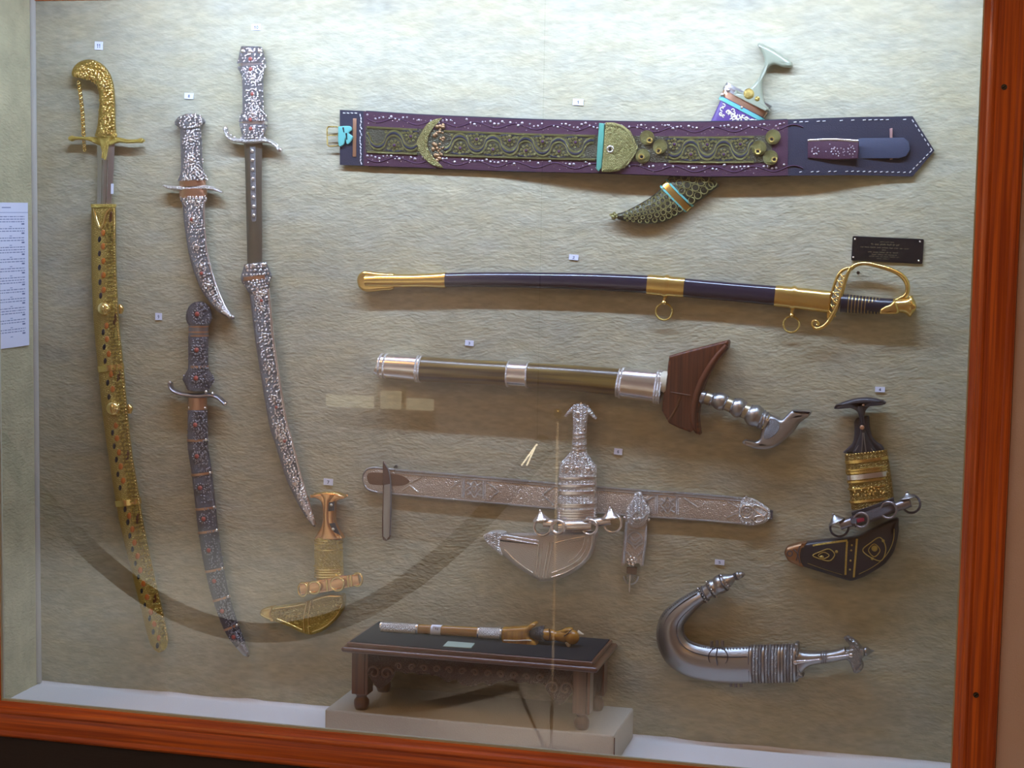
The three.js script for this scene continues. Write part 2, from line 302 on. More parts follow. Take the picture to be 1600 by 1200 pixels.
struct('trim_1', [wire([[49.5, -60], [52, 200], [54.5, 500], [57, 800], [60, 1066]], 5, { z: 0.003, seg: 40 })], plain(0.62, 0.60, 0.52, 0.9, stippleBump, 0.0005));

struct('trim_2', box(XL, XR, 1.2555, 1.2605, 0, 0.004, 0.001), M.frameWood);

// hall: shell of the room the case is let into
const HX0 = -5, HX1 = 3.4, HZ = 7.2;
struct('wall_front_right', box(0.8022, HX1, FLOOR_Y, CEIL_Y, 0.296, 0.302), M.hallWall);
struct('wall_front_left', box(HX0, OX0 - 0.0615, FLOOR_Y, CEIL_Y, 0.296, 0.302), M.hallWall);
struct('wall_front_top', box(OX0 - 0.0615, 0.8022, YT + 0.06, CEIL_Y, 0.296, 0.302), M.hallWall);
struct('wall_front_base', box(OX0 - 0.0615, 0.8022, FLOOR_Y, -0.01, 0.270, 0.285), M.hallWall);
struct('wall_rear', box(HX0, HX1, FLOOR_Y, CEIL_Y, HZ, HZ + 0.1), M.hallWall);
struct('wall_side_left', box(HX0 - 0.1, HX0, FLOOR_Y, CEIL_Y, 0.296, HZ + 0.1), M.hallWall);
struct('wall_side_right', box(HX1, HX1 + 0.1, FLOOR_Y, CEIL_Y, 0.296, HZ + 0.1), M.hallWall);
struct('floor_hall', box(HX0 - 0.1, HX1 + 0.1, FLOOR_Y - 0.1, FLOOR_Y, 0.296, HZ + 0.1), M.hallFloor);
struct('ceiling_hall', box(HX0 - 0.1, HX1 + 0.1, CEIL_Y, CEIL_Y + 0.1, 0.296, HZ + 0.1), M.hallCeiling);

// wooden frame round the glass
thing('case_frame', 'polished red-brown wooden frame round the glass of the display case', 'frame', V3(OX1, OY0, 0.30));
{
  const prof = [[0, 0.180], [0, 0.1905], [0.0045, 0.1925], [0.0085, 0.193], [0.0105, 0.1975], [0.0135, 0.2005], [0.0165, 0.2015], [0.0195, 0.2005], [0.0215, 0.1985], [0.024, 0.1985], [0.048, 0.1995], [0.052, 0.198], [0.0555, 0.1985], [0.061, 0.198], [0.0655, 0.194], [0.0665, 0.190], [0.0665, 0.180]].map(([a, b]) => [a * FW, b + FZ]);
  const up = V3(0, 1, 0), rt = V3(1, 0, 0);
  part('stile', moulding(prof, V3(OX1, OY0, 0), V3(OX1, YT, 0), rt, -1, 1), M.frameWood);
  part('stile', moulding(prof, V3(OX0, OY0, 0), V3(OX0, YT, 0), rt.clone().negate(), -1, 1), M.frameWood);
  part('rail', moulding(prof, V3(OX0, OY0, 0), V3(OX1, OY0, 0), up.clone().negate(), -1, 1), M.frameWood);
  part('rail', moulding(prof, V3(OX0, YT, 0), V3(OX1, YT, 0), up, -1, 1), M.frameWood);
  part('glazing_bead', [box(OX1 - 0.0022, OX1, OY0, YT, 0.1805 + FZ, 0.189 + FZ), box(OX0, OX0 + 0.002, OY0, YT, 0.1805 + FZ, 0.189 + FZ), box(OX0, OX1, OY0, OY0 + 0.003, 0.1805 + FZ, 0.189 + FZ)], M.bead, cur, { label: 'pale glazing bead along the glass' });
  for (const [px, py] of [[1569, 136], [1525, 1086]]) {
    const p = W(px, py, 0.1995 + FZ), g = new THREE.CylinderGeometry(0.0038, 0.0042, 0.002, 20); g.rotateX(Math.PI / 2); g.translate(p.x, p.y, 0.2 + FZ);
    const s = part('screw', g, M.screw), b = new THREE.BoxGeometry(0.0066, 0.0011, 0.0006); b.rotateZ(0.7); b.translate(p.x, p.y, 0.2012 + FZ); part('slot', b, M.onyx, s);
  }
}
{ const g = new THREE.PlaneGeometry(OX1 - OX0 + 0.004, YT - OY0 + 0.004); g.translate((OX0 + OX1) / 2, (OY0 + YT) / 2, GLASS_Z); struct('window_1', g, M.glass); }
thing('base_panel', 'dark stained wooden panel below the bottom rail of the case', 'panel', V3(-0.04, FLOOR_Y, 0.30));
part('panel', box(OX0 - 0.0615, 0.8015, FLOOR_Y, OY0 - 0.0625, 0.286, 0.303, 0.002), M.darkPanel);

// tube lamp hidden behind the top rail
thing('tube_lamp', 'cool white fluorescent tube hidden behind the top rail of the case', 'lamp', V3(LX, LY, LZ));
{
  const g = new THREE.CylinderGeometry(0.008, 0.008, LLEN, 12); g.rotateZ(Math.PI / 2); g.translate(LX, LY, LZ); part('tube', g, M.lampGlow);
  for (const x of [LX - LLEN / 2 - 0.01, LX + LLEN / 2 + 0.01]) { const c = new THREE.CylinderGeometry(0.009, 0.009, 0.03, 12); c.rotateZ(Math.PI / 2); c.translate(x, LY, LZ); part('end_cap', c, M.silverPlain); }
  const l = new THREE.RectAreaLight(TUBE_COLOR, TUBE_POWER, LLEN, 0.016); l.position.set(LX, LY - 0.009, LZ - 0.003); l.lookAt(LX, LY - 0.8, LZ - 0.6); l.castShadow = true; scene.add(l);
}
for (const [x, z, where] of [[-1.6, 2.4, 'left'], [1.7, 3.0, 'right']]) {
  thing('ceiling_light', `warm square ceiling light panel on the ${where} of the hall`, 'ceiling light', V3(x, CEIL_Y, z));
  const h = 0.5, f = h + 0.03, y0 = CEIL_Y - 0.03, y1 = CEIL_Y - 0.001;
  part('frame', [box(x - f, x + f, y0, y1, z - f, z - h, 0.004), box(x - f, x + f, y0, y1, z + h, z + f, 0.004), box(x - f, x - h, y0, y1, z - h, z + h, 0.004), box(x + h, x + f, y0, y1, z - h, z + h, 0.004)], M.hallCeiling);
  part('diffuser', box(x - h, x + h, CEIL_Y - 0.02, CEIL_Y - 0.012, z - h, z + h), M.panelGlow);
  const l = new THREE.RectAreaLight(HALL_COLOR, HALL_POWER, 1, 1); l.position.set(x, CEIL_Y - 0.035, z); l.lookAt(x, 0, z); l.castShadow = true; scene.add(l);
}
for (const [x, z, where, cone] of [[-3.5, 4.85, 'left', 0.52], [-2.3, 6.3, 'rear', 0.52]]) {
  thing('downlight', `round cool white downlight over the ${where} of the hall floor behind the rope`, 'downlight', V3(x, CEIL_Y, z));
  part('housing', lathe([[0.11, -0.02], [0.14, -0.02], [0.14, 0], [0.11, 0]], x, CEIL_Y - 0.001, z), M.hallCeiling);
  part('lens', lathe([[0, 0.002], [0.108, 0.002], [0.108, 0.008], [0, 0.008]], x, CEIL_Y - 0.02, z), M.spotGlow);
  const l = new THREE.SpotLight(SPOT_COLOR, SPOT_POWER, 0, cone, 0.45, 2); l.position.set(x, CEIL_Y - 0.03, z); l.target.position.set(x, FLOOR_Y, z); l.castShadow = true; l.shadow.radius = 5; scene.add(l, l.target);
}
// rope barrier that the glass mirrors: two brass posts and a hanging rope
{
  const zb = 3.5, m = 2 * GLASS_Z - zb, q = (px, py) => { const p = W(px, py, m); return V3(p.x, p.y, zb); };
  const hook = q(871, 668), low = q(392, 988), xl = 2 * low.x - hook.x;
  for (const [x, side] of [[hook.x, 'right'], [xl, 'left']]) {
    thing('barrier_post', `slim cream barrier post with brass knob holding the ${side} end of the dark rope`, 'post', V3(x, FLOOR_Y, zb), 'barrier posts');
    part('base', lathe([[0, 0], [0.15, 0], [0.15, 0.012], [0.05, 0.03], [0.012, 0.05]], x, FLOOR_Y, zb), M.black);
    part('pole', lathe([[0.0048, 0.04], [0.0048, hook.y - FLOOR_Y + 0.02]], x, FLOOR_Y, zb), M.cream);
    part('finial', lathe([[0.0045, 0], [0.012, 0.01], [0.014, 0.02], [0.01, 0.032], [0, 0.036]], x, hook.y + 0.03, zb), M.brass);
  }
  {                                                            // narrow lamp on the ceiling, trained on the right-hand post
    const x = hook.x + 0.7, z = 1.7; thing('post_spotlight', 'small warm spotlight on the ceiling trained on the right barrier post', 'spotlight', V3(x, CEIL_Y, z));
    part('can', lathe([[0.04, 0], [0.045, 0.1], [0.02, 0.13], [0.012, 0.16]], x, CEIL_Y - 0.16, z), M.hallCeiling);
    part('lens', lathe([[0, 0], [0.036, 0]], x, CEIL_Y - 0.158, z), M.panelGlow);
    const l = new THREE.SpotLight(HALL_COLOR.clone().lerp(SPOT_COLOR, 0.6), POST_POWER, 0, 0.12, 0.9, 2); l.position.set(x, CEIL_Y - 0.17, z); l.target.position.set(hook.x, hook.y * 0.65 + FLOOR_Y * 0.35, zb); l.castShadow = true; scene.add(l, l.target);
  }
  thing('barrier_rope', 'thick dark rope hanging in a curve between two cream posts', 'rope', V3(low.x, low.y, zb));
  const P = Array.from({ length: 25 }, (_, i) => { const u = (i / 12 - 1) * 0.97; return V3(low.x + u * (hook.x - low.x), low.y + (hook.y - low.y) * u * u, zb); });
  part('rope', new THREE.TubeGeometry(new THREE.CatmullRomCurve3(P), 80, 0.036, 12), M.rope);
}

{                                                              // lit display niche and two slim tube lights that the glass mirrors faintly
  const z = HZ - 0.005, m = 2 * GLASS_Z - z, q = (px, py) => W(px, py, m), b = (x0, y0, x1, y1, n, mat, d = 0.03) => { const a = q(x0, y0), c = q(x1, y1); part(n, box(Math.min(a.x, c.x), Math.max(a.x, c.x), Math.min(a.y, c.y), Math.max(a.y, c.y), z - d, z), mat); };
  const o = q(596, 625); thing('lit_display_panel', 'row of pale backlit display panels on the rear wall of the hall', 'display', V3(o.x, o.y, z));
  b(512, 616, 584, 637, 'panel', M.nicheGlow); b(597, 610, 627, 639, 'panel', M.nicheGlow); b(637, 622, 678, 641, 'panel', M.nicheGlow);
  for (const x of [590, 632]) b(x - 1.4, 600, x + 1.4, 641, 'divider', M.cream);
  const zt = 3.15, mt = 2 * GLASS_Z - zt, w = (px, py) => W(px, py, mt).setZ(zt), ct = w(829, 712);
  thing('tube_lights', 'pair of slim slanted tube lights hanging in the middle of the hall', 'lamp', ct);
  for (const [p0, p1] of [[[815, 727], [839, 694]], [[823, 727], [836, 699]]]) part('glow_tube', new THREE.TubeGeometry(new THREE.LineCurve3(w(...p0), w(...p1)), 1, 0.0028, 8), M.tubeGlow);
  part('cord', new THREE.TubeGeometry(new THREE.LineCurve3(w(839, 694), w(839, 694).setY(CEIL_Y)), 1, 0.001, 6), M.onyx);
}

// ================================================================ paper and tags
const canvas = (w, h, draw) => { const c = document.createElement('canvas'); c.width = w; c.height = h; draw(c.getContext('2d'), w, h); const t = new THREE.CanvasTexture(c); t.colorSpace = THREE.SRGBColorSpace; return t; };
const printed = (t, extra = {}) => std({ color: 0xffffff, map: t, roughness: 0.8, ...extra });
{
  const z0 = 0.027, z1 = 0.150, y0 = 0.637, y1 = 0.8945;
  thing('text_sheet', 'white printed sheet of captions pinned to the left side of the case', 'paper', V3(XL, (y0 + y1) / 2, 0.09));
  const t = canvas(256, 512, (c, w, h) => {
    c.fillStyle = '#e4eafc'; c.fillRect(0, 0, w, h); c.fillStyle = '#6f7fa6';
    let y = 16; c.fillRect(70, y, 60, 3); y += 18; c.fillStyle = '#8fa0c4'; c.fillRect(0, y, w, 2); y += 14;
    for (let k = 0; k < 12; k++) { c.fillStyle = '#7484ab'; for (let j = 0; j < (k % 3 === 0 ? 3 : 2); j++) { let x = 12; while (x < 226) { const n = 6 + rnd() * 20; c.fillRect(x, y, Math.min(n, 228 - x), 3); x += n + 5; } y += 9; } c.fillStyle = '#5d6c95'; c.fillRect(204, y - 2, 22, 5); y += 8; c.fillStyle = '#94a4c8'; c.fillRect(120, y, 16, 3); y += 7; }
  });
  const g = new THREE.PlaneGeometry(z1 - z0, y1 - y0, 12, 1), P = g.attributes.position; for (let i = 0; i < P.count; i++) P.setZ(i, 0.0012 + 0.0008 * Math.sin(P.getX(i) * 60));
  g.computeVertexNormals(); g.rotateY(Math.PI / 2); g.translate(XL + 0.0022, (y0 + y1) / 2, (z0 + z1) / 2);
  part('sheet', g, printed(t, { side: THREE.DoubleSide }));
}
function tag(px, py, w, h, text, where, tilt = 0) {
  const p = W(px, py, 0.001);
  thing('number_tag', `small white paper number tag ${where}`, 'tag', V3(p.x, p.y, 0), 'small numbered tags in the case');
  const t = canvas(96, 64, (c, a, b) => { c.fillStyle = '#e6ebff'; c.fillRect(0, 0, a, b); c.fillStyle = '#2f3c5c'; c.font = 'bold 44px sans-serif'; c.textAlign = 'center'; c.textBaseline = 'middle'; c.fillText(text, a / 2, b / 2 + 2); });
  const s = pxm(px, py, 0), W2 = w * s * 1.03, g = new THREE.BoxGeometry(W2, h * s, 0.0012); g.rotateZ(tilt); g.translate(p.x, p.y, 0.0014);
  part('card', g, printed(t));
}
tag(154.5, 71.5, 12, 11.5, '11', 'above the gold curved sabre at the left', -0.05);
tag(295.5, 150, 13.5, 8.5, '8', 'above the short silver beaded dagger', -0.05);
tag(400.5, 42.5, 14, 9, '10', 'above the hilt of the long silver sabre');
tag(903.5, 159.5, 16, 9.5, '1', 'above the middle of the wide purple belt', -0.05);
tag(896.5, 402, 14, 8, '2', 'above the navy and brass cavalry sabre', -0.06);
tag(733.5, 536, 13, 8, '3', 'above the wooden dagger sheath with silver bands', -0.05);
tag(248, 494.5, 10, 10, '9', 'left of the dark sabre pommel');
tag(513, 753, 14, 9.5, '7', 'above the small gold dagger', -0.03);
tag(966, 705.5, 12.5, 9.5, '6', 'right of the upright silver dagger hilt', -0.05);
tag(1375, 608.5, 15, 8.5, '4', 'above the dark dagger with a gilt collar');
tag(1124.5, 878.5, 14.5, 8, '5', 'above the hook-shaped pewter dagger', -0.03);

// black engraved plaque
{
  const C = [[1333, 368.5], [1444.5, 373.5], [1441, 412.5], [1329, 407]].map((q) => W(q[0], q[1], 0.002));
  const mid = C.reduce((a, b) => a.add(b), V3(0, 0, 0)).multiplyScalar(0.25), w = W(1444.5, 373.5, 0.002).distanceTo(W(1333, 368.5, 0.002)), h = W(1333, 368.5, 0.002).distanceTo(W(1329, 407, 0.002)), a = Math.atan2(W(1444.5, 373.5, 0.002).y - W(1333, 368.5, 0.002).y, w);
  thing('name_plaque', 'small black engraved plaque with four screws above the brass sabre hilt', 'plaque', V3(mid.x, mid.y, 0));
  const s = new THREE.Shape(), r = 0.003, X = w / 2, Y = h / 2; s.moveTo(-X + r, -Y); s.lineTo(X - r, -Y); s.quadraticCurveTo(X, -Y, X, -Y + r); s.lineTo(X, Y - r); s.quadraticCurveTo(X, Y, X - r, Y); s.lineTo(-X + r, Y); s.quadraticCurveTo(-X, Y, -X, Y - r); s.lineTo(-X, -Y + r); s.quadraticCurveTo(-X, -Y, -X + r, -Y);
  const g = new THREE.ExtrudeGeometry(s, { depth: 0.002, bevelEnabled: true, bevelThickness: 0.0005, bevelSize: 0.0005, bevelOffset: -0.0005, bevelSegments: 2 });
  g.rotateZ(a); g.translate(mid.x, mid.y, 0.0006); part('plate', g, M.black);
  const t = canvas(512, 192, (c, W_, H_) => {
    c.fillStyle = '#101013'; c.fillRect(0, 0, W_, H_); c.fillStyle = '#948b66'; c.textAlign = 'center';
    const words = (y, x0, x1, hgt) => { let x = x0; while (x < x1) { const n = 10 + rnd() * 34, e = Math.min(x + n, x1); for (let k = x; k < e; k += 6) c.fillRect(k, y - hgt * (0.6 + 0.4 * rnd()), 2.5, hgt * 0.8); x = e + 12; } };
    words(34, 195, 300, 9); words(58, 130, 340, 15); words(84, 50, 420, 10); words(102, 215, 250, 9); words(124, 110, 350, 10); words(144, 140, 330, 10); words(160, 120, 345, 9); words(178, 180, 270, 9);
  });
  const f = new THREE.PlaneGeometry(w * 0.94, h * 0.9); f.rotateZ(a); f.translate(mid.x, mid.y, 0.00325); part('engraving', f, printed(t, { roughness: 0.4 }));
  for (const [px, py] of [[1336, 373.5], [1437.5, 377.5], [1333.5, 402], [1435.5, 407.5]]) part('screw', balls([[px, py, 0.0032, 1.7, 0.6]], 2), M.silverPlain);
}
for (const [px, py, where] of [[619, 729, 'above the left end of the silver belt'], [1341, 426, 'under the knuckle bow of the brass-hilted sabre']]) {
  const p = W(px, py, 0.004); thing('wall_nail', `small dark nail in the cloth ${where}`, 'nail', V3(p.x, p.y, 0));
  const g = new THREE.CylinderGeometry(0.0016, 0.0016, 0.016, 10); g.rotateX(Math.PI / 2); g.translate(p.x, p.y, 0.006); part('shank', g, M.screw); part('head', balls([[px, py, 0.0145, 2.6, 0.5]], 2), M.screw);
}

// ================================================================ weapons on the wall
const base = (px, py) => { const p = W(px, py, 0); return V3(p.x, p.y, 0); };
const on = (g, list, r, f = 0.7, lift = 0) => list.map(([x, y, q]) => [x, y, top(g, x, y) + lift, q || r, f]);   // studs laid on a body
function granules(g, t0, t1, rows, us, r, wob = 0.15) {        // rows of small beads over a swept body
  const o = []; for (let i = 0; i < rows; i++) for (const u of us) { const k = (rnd() - 0.5) * wob, p = at(g, Math.min(1, Math.max(0, t0 + (t1 - t0) * (i + 0.5 + k * 2) / rows)), u + k); o.push([p[0], p[1], p[2], r * rr(0.75, 1.2), 0.9]); } return o;
}
function rosette(cx, cy, z, rad, n, r) { const o = []; for (let i = 0; i < n; i++) { const a = i / n * 6.2832 + 0.2; o.push([cx + rad * Math.cos(a), cy + rad * Math.sin(a), z, r, 0.9]); } return o; }

// ---- gold sabre, far left
thing('gold_sabre', 'long gold curved sabre with chain guard and orange stones, leftmost on the wall', 'sword', base(165, 222));
{
  const Z = 0.016;
  const blade = sweep([[165.5, 222, 14], [165, 260, 13], [163.5, 300, 11.8], [162.5, 330, 11]], { z: 0.013, d: 0.0035, p: 1.5, crease: 0.5 });
  const bl = part('blade', blade, M.steel);
  part('fuller', [wire([[160, 250], [159.5, 290], [158.5, 320]].map((q) => [...q, top(blade, ...q)]), 0.9), wire([[168, 250], [167, 290], [165.5, 320]].map((q) => [...q, top(blade, ...q)]), 0.9)], M.steelDark, bl);
  part('paper_strip', plate([[173.5, 287], [177.5, 287], [177, 303], [173, 303]], 0.0148, 0.0008, { bevel: 0 }), M.paper);
  const hilt = sweep([[121.5, 121, 5], [123, 116, 11], [131, 110, 15], [142, 109.5, 16.5], [153, 114.5, 15], [161, 124, 13], [165.8, 138, 11.5], [167.6, 156, 11.2], [167.3, 178, 12.2], [166.5, 198, 13.6], [165.5, 214, 17]], { z: Z, d: 0.0125, seg: 8, sides: 26 });
  const hl = part('hilt', hilt, M.goldDeep);
  part('beak_slit', sweep([[151, 121, 0.8], [156, 124.5, 2], [161, 131, 1.8], [166, 141, 0.5]].map((q) => [...q, top(hilt, q[0], q[1]) - 0.0004]), { d: 0.0008 }), M.onyx, hl);
  part('bead_rim', balls([...Array(30)].map((_, i) => { const p = at(hilt, 0.3 + 0.68 * i / 29, 0.8); return [p[0], p[1], p[2], 1.5, 0.9]; })), M.goldPlain, hl, STUFF);
  part('leaf_relief', balls(granules(hilt, 0.04, 0.97, 38, [-0.75, -0.45, -0.15, 0.2, 0.5], 2.2, 0.5), 1), M.goldPlain, hl, STUFF);
  part('guard', [sweep([[109, 216.5, 3.2], [113, 216.3, 4.6], [117, 216, 3], [127, 216, 2.4], [140, 217, 3.4], [152, 219.5, 6], [164, 220.5, 9], [176, 219.5, 6], [187, 219, 4.2], [200, 221, 3.2], [214, 220.5, 3], [221, 219.7, 4], [224.5, 219.5, 2]], { z: Z, d: 0.006 }), plate([[150, 210], [157, 205], [165, 203], [174, 205], [181, 211], [172, 221], [167, 231], [163, 250], [158, 232], [155, 222]], 0.012, 0.014, { smooth: 3, bevel: 0.005 })], M.gold);
  const links = []; for (let i = 0; i < 22; i++) { const t = i / 21, x = 123 + 7.2 * t + 1.5 * Math.sin(t * 3), y = 129 + 80 * t, c = W(x, y, 0.017), s = pxm(x, y, 0.017), g = new THREE.TorusGeometry(2.5 * s, 0.95 * s, 6, 12); g.scale(0.85, 1.15, 1.3); g.rotateX(i % 2 ? 1.0 : -0.5); g.rotateZ(0.75); g.translate(c.x, c.y, c.z); links.push(g); }
  for (let i = 0; i < 7; i++) { const x = 130.5 + i * 0.3, y = 213 + i * 3.6, c = W(x, y, 0.014), s = pxm(x, y, 0.014), g = new THREE.TorusGeometry(2 * s, 0.8 * s, 6, 12); g.rotateX(i % 2 ? 1 : -0.4); g.rotateZ(0.8); g.translate(c.x, c.y, c.z); links.push(g); }
  part('chain', links, M.goldPlain, cur, STUFF);
  const sc = sweep([[161.8, 320, 18], [162, 350, 18.4], [162, 380, 18.5], [162.7, 430, 18.8], [166, 500, 19], [169.7, 540, 19.2], [175.5, 600, 19.2], [181.5, 660, 18.8], [189.5, 720, 18], [199.5, 780, 18.2], [207, 823, 17.3], [227, 910, 15.8], [246, 990, 14.8], [250.5, 1009, 11], [252, 1015, 6], [252.5, 1018, 2]], { z: 0.014, d: 0.012, p: 2.3, seg: 7, sides: 24 });
  const s = part('scabbard', sc, M.goldDeep), T = (x, y) => [x, y, top(sc, x, y)];
  part('throat', sweep([[161.8, 319, 19], [161.8, 324, 19]], { z: 0.014, d: 0.0135, p: 2.3, lin: true }), M.gold, s);
  part('mouth_relief', wire([[147.5, 326], [151, 343], [157, 356], [162, 350], [166, 334], [173, 326]].map((q) => T(...q)), 2.2), M.goldPlain, s);
  for (const y of [575, 785]) { const x = y < 600 ? 173 : 200; part('band', sweep([[x - 0.6, y - 5, 20.2], [x + 0.6, y + 4, 20.2]], { z: 0.014, d: 0.0132, p: 2.3, lin: true }), M.goldPlain, s); }
  for (const [x, y, r] of [[163, 482, 10.5], [177, 638, 11]]) {
    const b = part('boss', balls([[...T(x, y), r, 0.8]], 3), M.goldPlain, s);
    part('petals', rosette(x, y, top(sc, x, y) + 0.005, r * 0.62, 8, 0).map((q) => wire([[x, y, q[2] + 0.005], [x + (q[0] - x) * 0.8, y + (q[1] - y) * 0.8, q[2] + 0.0035], [x + (q[0] - x) * 1.5, y + (q[1] - y) * 1.5, q[2] - 0.001]], 1.2)), M.goldPlain, b, STUFF);
    part('lug', sweep([[x + 24, y - 6, 2], [x + 26.5, y, 4], [x + 25.5, y + 8, 2.5]], { z: 0.012, round: true }), M.goldPlain, s);
  }
  const beads = []; for (let i = 0; i < 165; i++) { const p = at(sc, 0.02 + 0.92 * i / 164, 0.9); beads.push([p[0], p[1], p[2], 1.45, 1]); }
  part('beaded_edge', balls(beads), M.goldPlain, s, STUFF);
  part('granulation', balls(granules(sc, 0.06, 0.93, 120, [0.24, 0.42, 0.59, 0.75], 1.6, 0.25), 1), M.gold, s, STUFF);
  const lines = []; for (const u of [-0.55, -0.75, -0.92]) lines.push(wire([...Array(26)].map((_, i) => { const p = at(sc, 0.03 + 0.9 * i / 25, u); return [p[0], p[1], p[2] - 0.0003]; }), 0.9, { seg: 90 }));
  part('edge_ridges', lines, M.goldDeep, s, STUFF);
  const gem = (x, y, mat, name, rx, ry) => { const p = V3(...W(x, y, top(sc, x, y)).toArray()), m = pxm(x, y, 0.02), g = new THREE.SphereGeometry(1, 12, 8); g.scale(rx * m, ry * m, 0.0016); g.rotateZ(-0.12); g.translate(p.x, p.y, p.z); part(name, g, mat, s); };
  for (const [x, y] of [[161, 364], [161, 385], [161.5, 408], [161.5, 430], [161.7, 453], [166.6, 509], [167, 530], [170, 553], [173.6, 585], [176, 608], [181, 665], [182.6, 685], [186, 707], [188.5, 729], [192.5, 751], [202, 806], [206.8, 827], [210, 848], [215, 869], [219, 891], [224, 912], [229.7, 933], [235.6, 956], [241, 975], [248.6, 996.7]]) gem(x, y, M.amber, 'orange_stone', 3.5, 4.6);
  for (const [x, y] of [[155.6, 374], [155.6, 396], [155.6, 418], [156.4, 441], [157.4, 462], [161.5, 519], [163, 542], [164.5, 564], [168.5, 598], [170.5, 620], [176, 676], [178.6, 697], [182, 718], [184.6, 741], [188, 762], [195.5, 795.6], [199.8, 816], [203, 837], [207.4, 858], [212, 880], [216.7, 901], [222, 923], [227, 945], [234, 966], [239.5, 987], [246, 1008.6]]) gem(x, y, M.onyx, 'black_stone', 2.7, 4.6);
  for (const [x, y] of [[173, 339], [179.4, 499], [185.6, 589], [199, 712], [214.6, 811], [241.7, 937]]) { gem(x, y, M.leafStone, 'leaf_stone', 2.4, 8.5); }
}

// ---- short silver dagger
thing('beaded_dagger', 'short silver dagger in a curved beaded sheath, left of the long silver sabre', 'dagger', base(302, 292));
{
  const pom = sweep([[296, 178.5, 6], [296.3, 181, 15], [296.6, 186, 21], [296.9, 192, 24], [297.2, 197, 19], [297.5, 202, 14.5]], { z: 0.014, d: 0.012, p: 2.2 });
  const gr = sweep([[297.5, 200, 15.5], [298.5, 220, 16.3], [299.3, 245, 16], [299.8, 262, 16.5], [300.2, 271, 18], [300.6, 277, 21.5], [300.8, 282, 22.5]], { z: 0.013, d: 0.011, p: 2.4 });
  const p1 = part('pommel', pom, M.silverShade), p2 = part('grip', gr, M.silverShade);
  part('beads', balls([...granules(pom, 0.08, 0.9, 7, [-0.85, -0.6, -0.35, -0.1, 0.15, 0.4, 0.65, 0.88], 1.7, 0.3)]), M.silverPlain, p1, STUFF);
  const ros = [[298.5, 219], [299, 251]].flatMap(([x, y]) => [[x, y, top(gr, x, y) + 0.001, 3.6, 0.8], ...rosette(x, y, top(gr, x, y), 6.5, 9, 1.5), ...rosette(x, y, top(gr, x, y), 10.8, 14, 1.4)]);
  part('beads', balls([...granules(gr, 0.02, 0.98, 24, [-0.88, -0.66, -0.44, -0.22, 0, 0.22, 0.44, 0.66, 0.88], 1.5, 0.35), ...ros]), M.silverPlain, p2, STUFF);
  part('collar', sweep([[300.8, 282, 20], [301, 287, 20.4], [301.2, 291, 19.8]], { z: 0.013, d: 0.011 }), M.copper);
  part('guard', sweep([[256, 290, 1.5], [266, 293, 3], [283, 294.5, 4], [302, 294, 4], [320, 293, 4], [332, 294.5, 3.4], [342, 298, 2.2], [348, 301, 1]], { z: 0.015, d: 0.008 }), M.silverScroll);
  part('throat', sweep([[301.5, 295, 20], [301.8, 302, 21.5], [302, 309, 21]], { z: 0.013, d: 0.012 }), M.copper);
  const sc = sweep([[302, 307, 20.5], [302.2, 313, 20], [302.4, 319, 17], [303.5, 340, 16], [305.2, 360, 15.3], [310.8, 400, 14], [322.5, 440, 12.5], [334, 464, 10], [345, 481, 7], [355, 491, 3.4], [361, 495.5, 2.6], [365, 498, 1.6]], { z: 0.013, d: 0.011, p: 2.4 });
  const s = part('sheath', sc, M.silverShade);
  const big = [];
  for (const [x, y] of [[302, 342], [306.5, 384], [314, 416], [326, 446]]) big.push([x, y, top(sc, x, y) + 0.001, 3.6, 0.8], ...rosette(x, y, top(sc, x, y), 6, 9, 1.4));
  part('beads', balls([...granules(sc, 0, 0.08, 2, [-0.9, -0.66, -0.44, -0.22, 0, 0.22, 0.44, 0.66, 0.9], 2), ...granules(sc, 0.09, 0.9, 50, [-0.82, -0.6, -0.4, -0.2, 0, 0.2, 0.4, 0.6, 0.86], 1.45, 0.35), ...big]), M.silverPlain, s, STUFF);
  for (const [x, y] of [[299.5, 343], [314.5, 427]]) part('red_stone', balls([[x, y, top(sc, x, y) + 0.003, 2.6, 0.7]], 2), M.coral, s);
  const e = []; for (const u of [-0.96]) e.push(wire([...Array(16)].map((_, i) => { const p = at(sc, 0.1 + 0.86 * i / 15, -u); return [p[0], p[1], p[2]]; }), 2, { seg: 60 })); part('edge_strip', e, M.silverPlain, s);
}

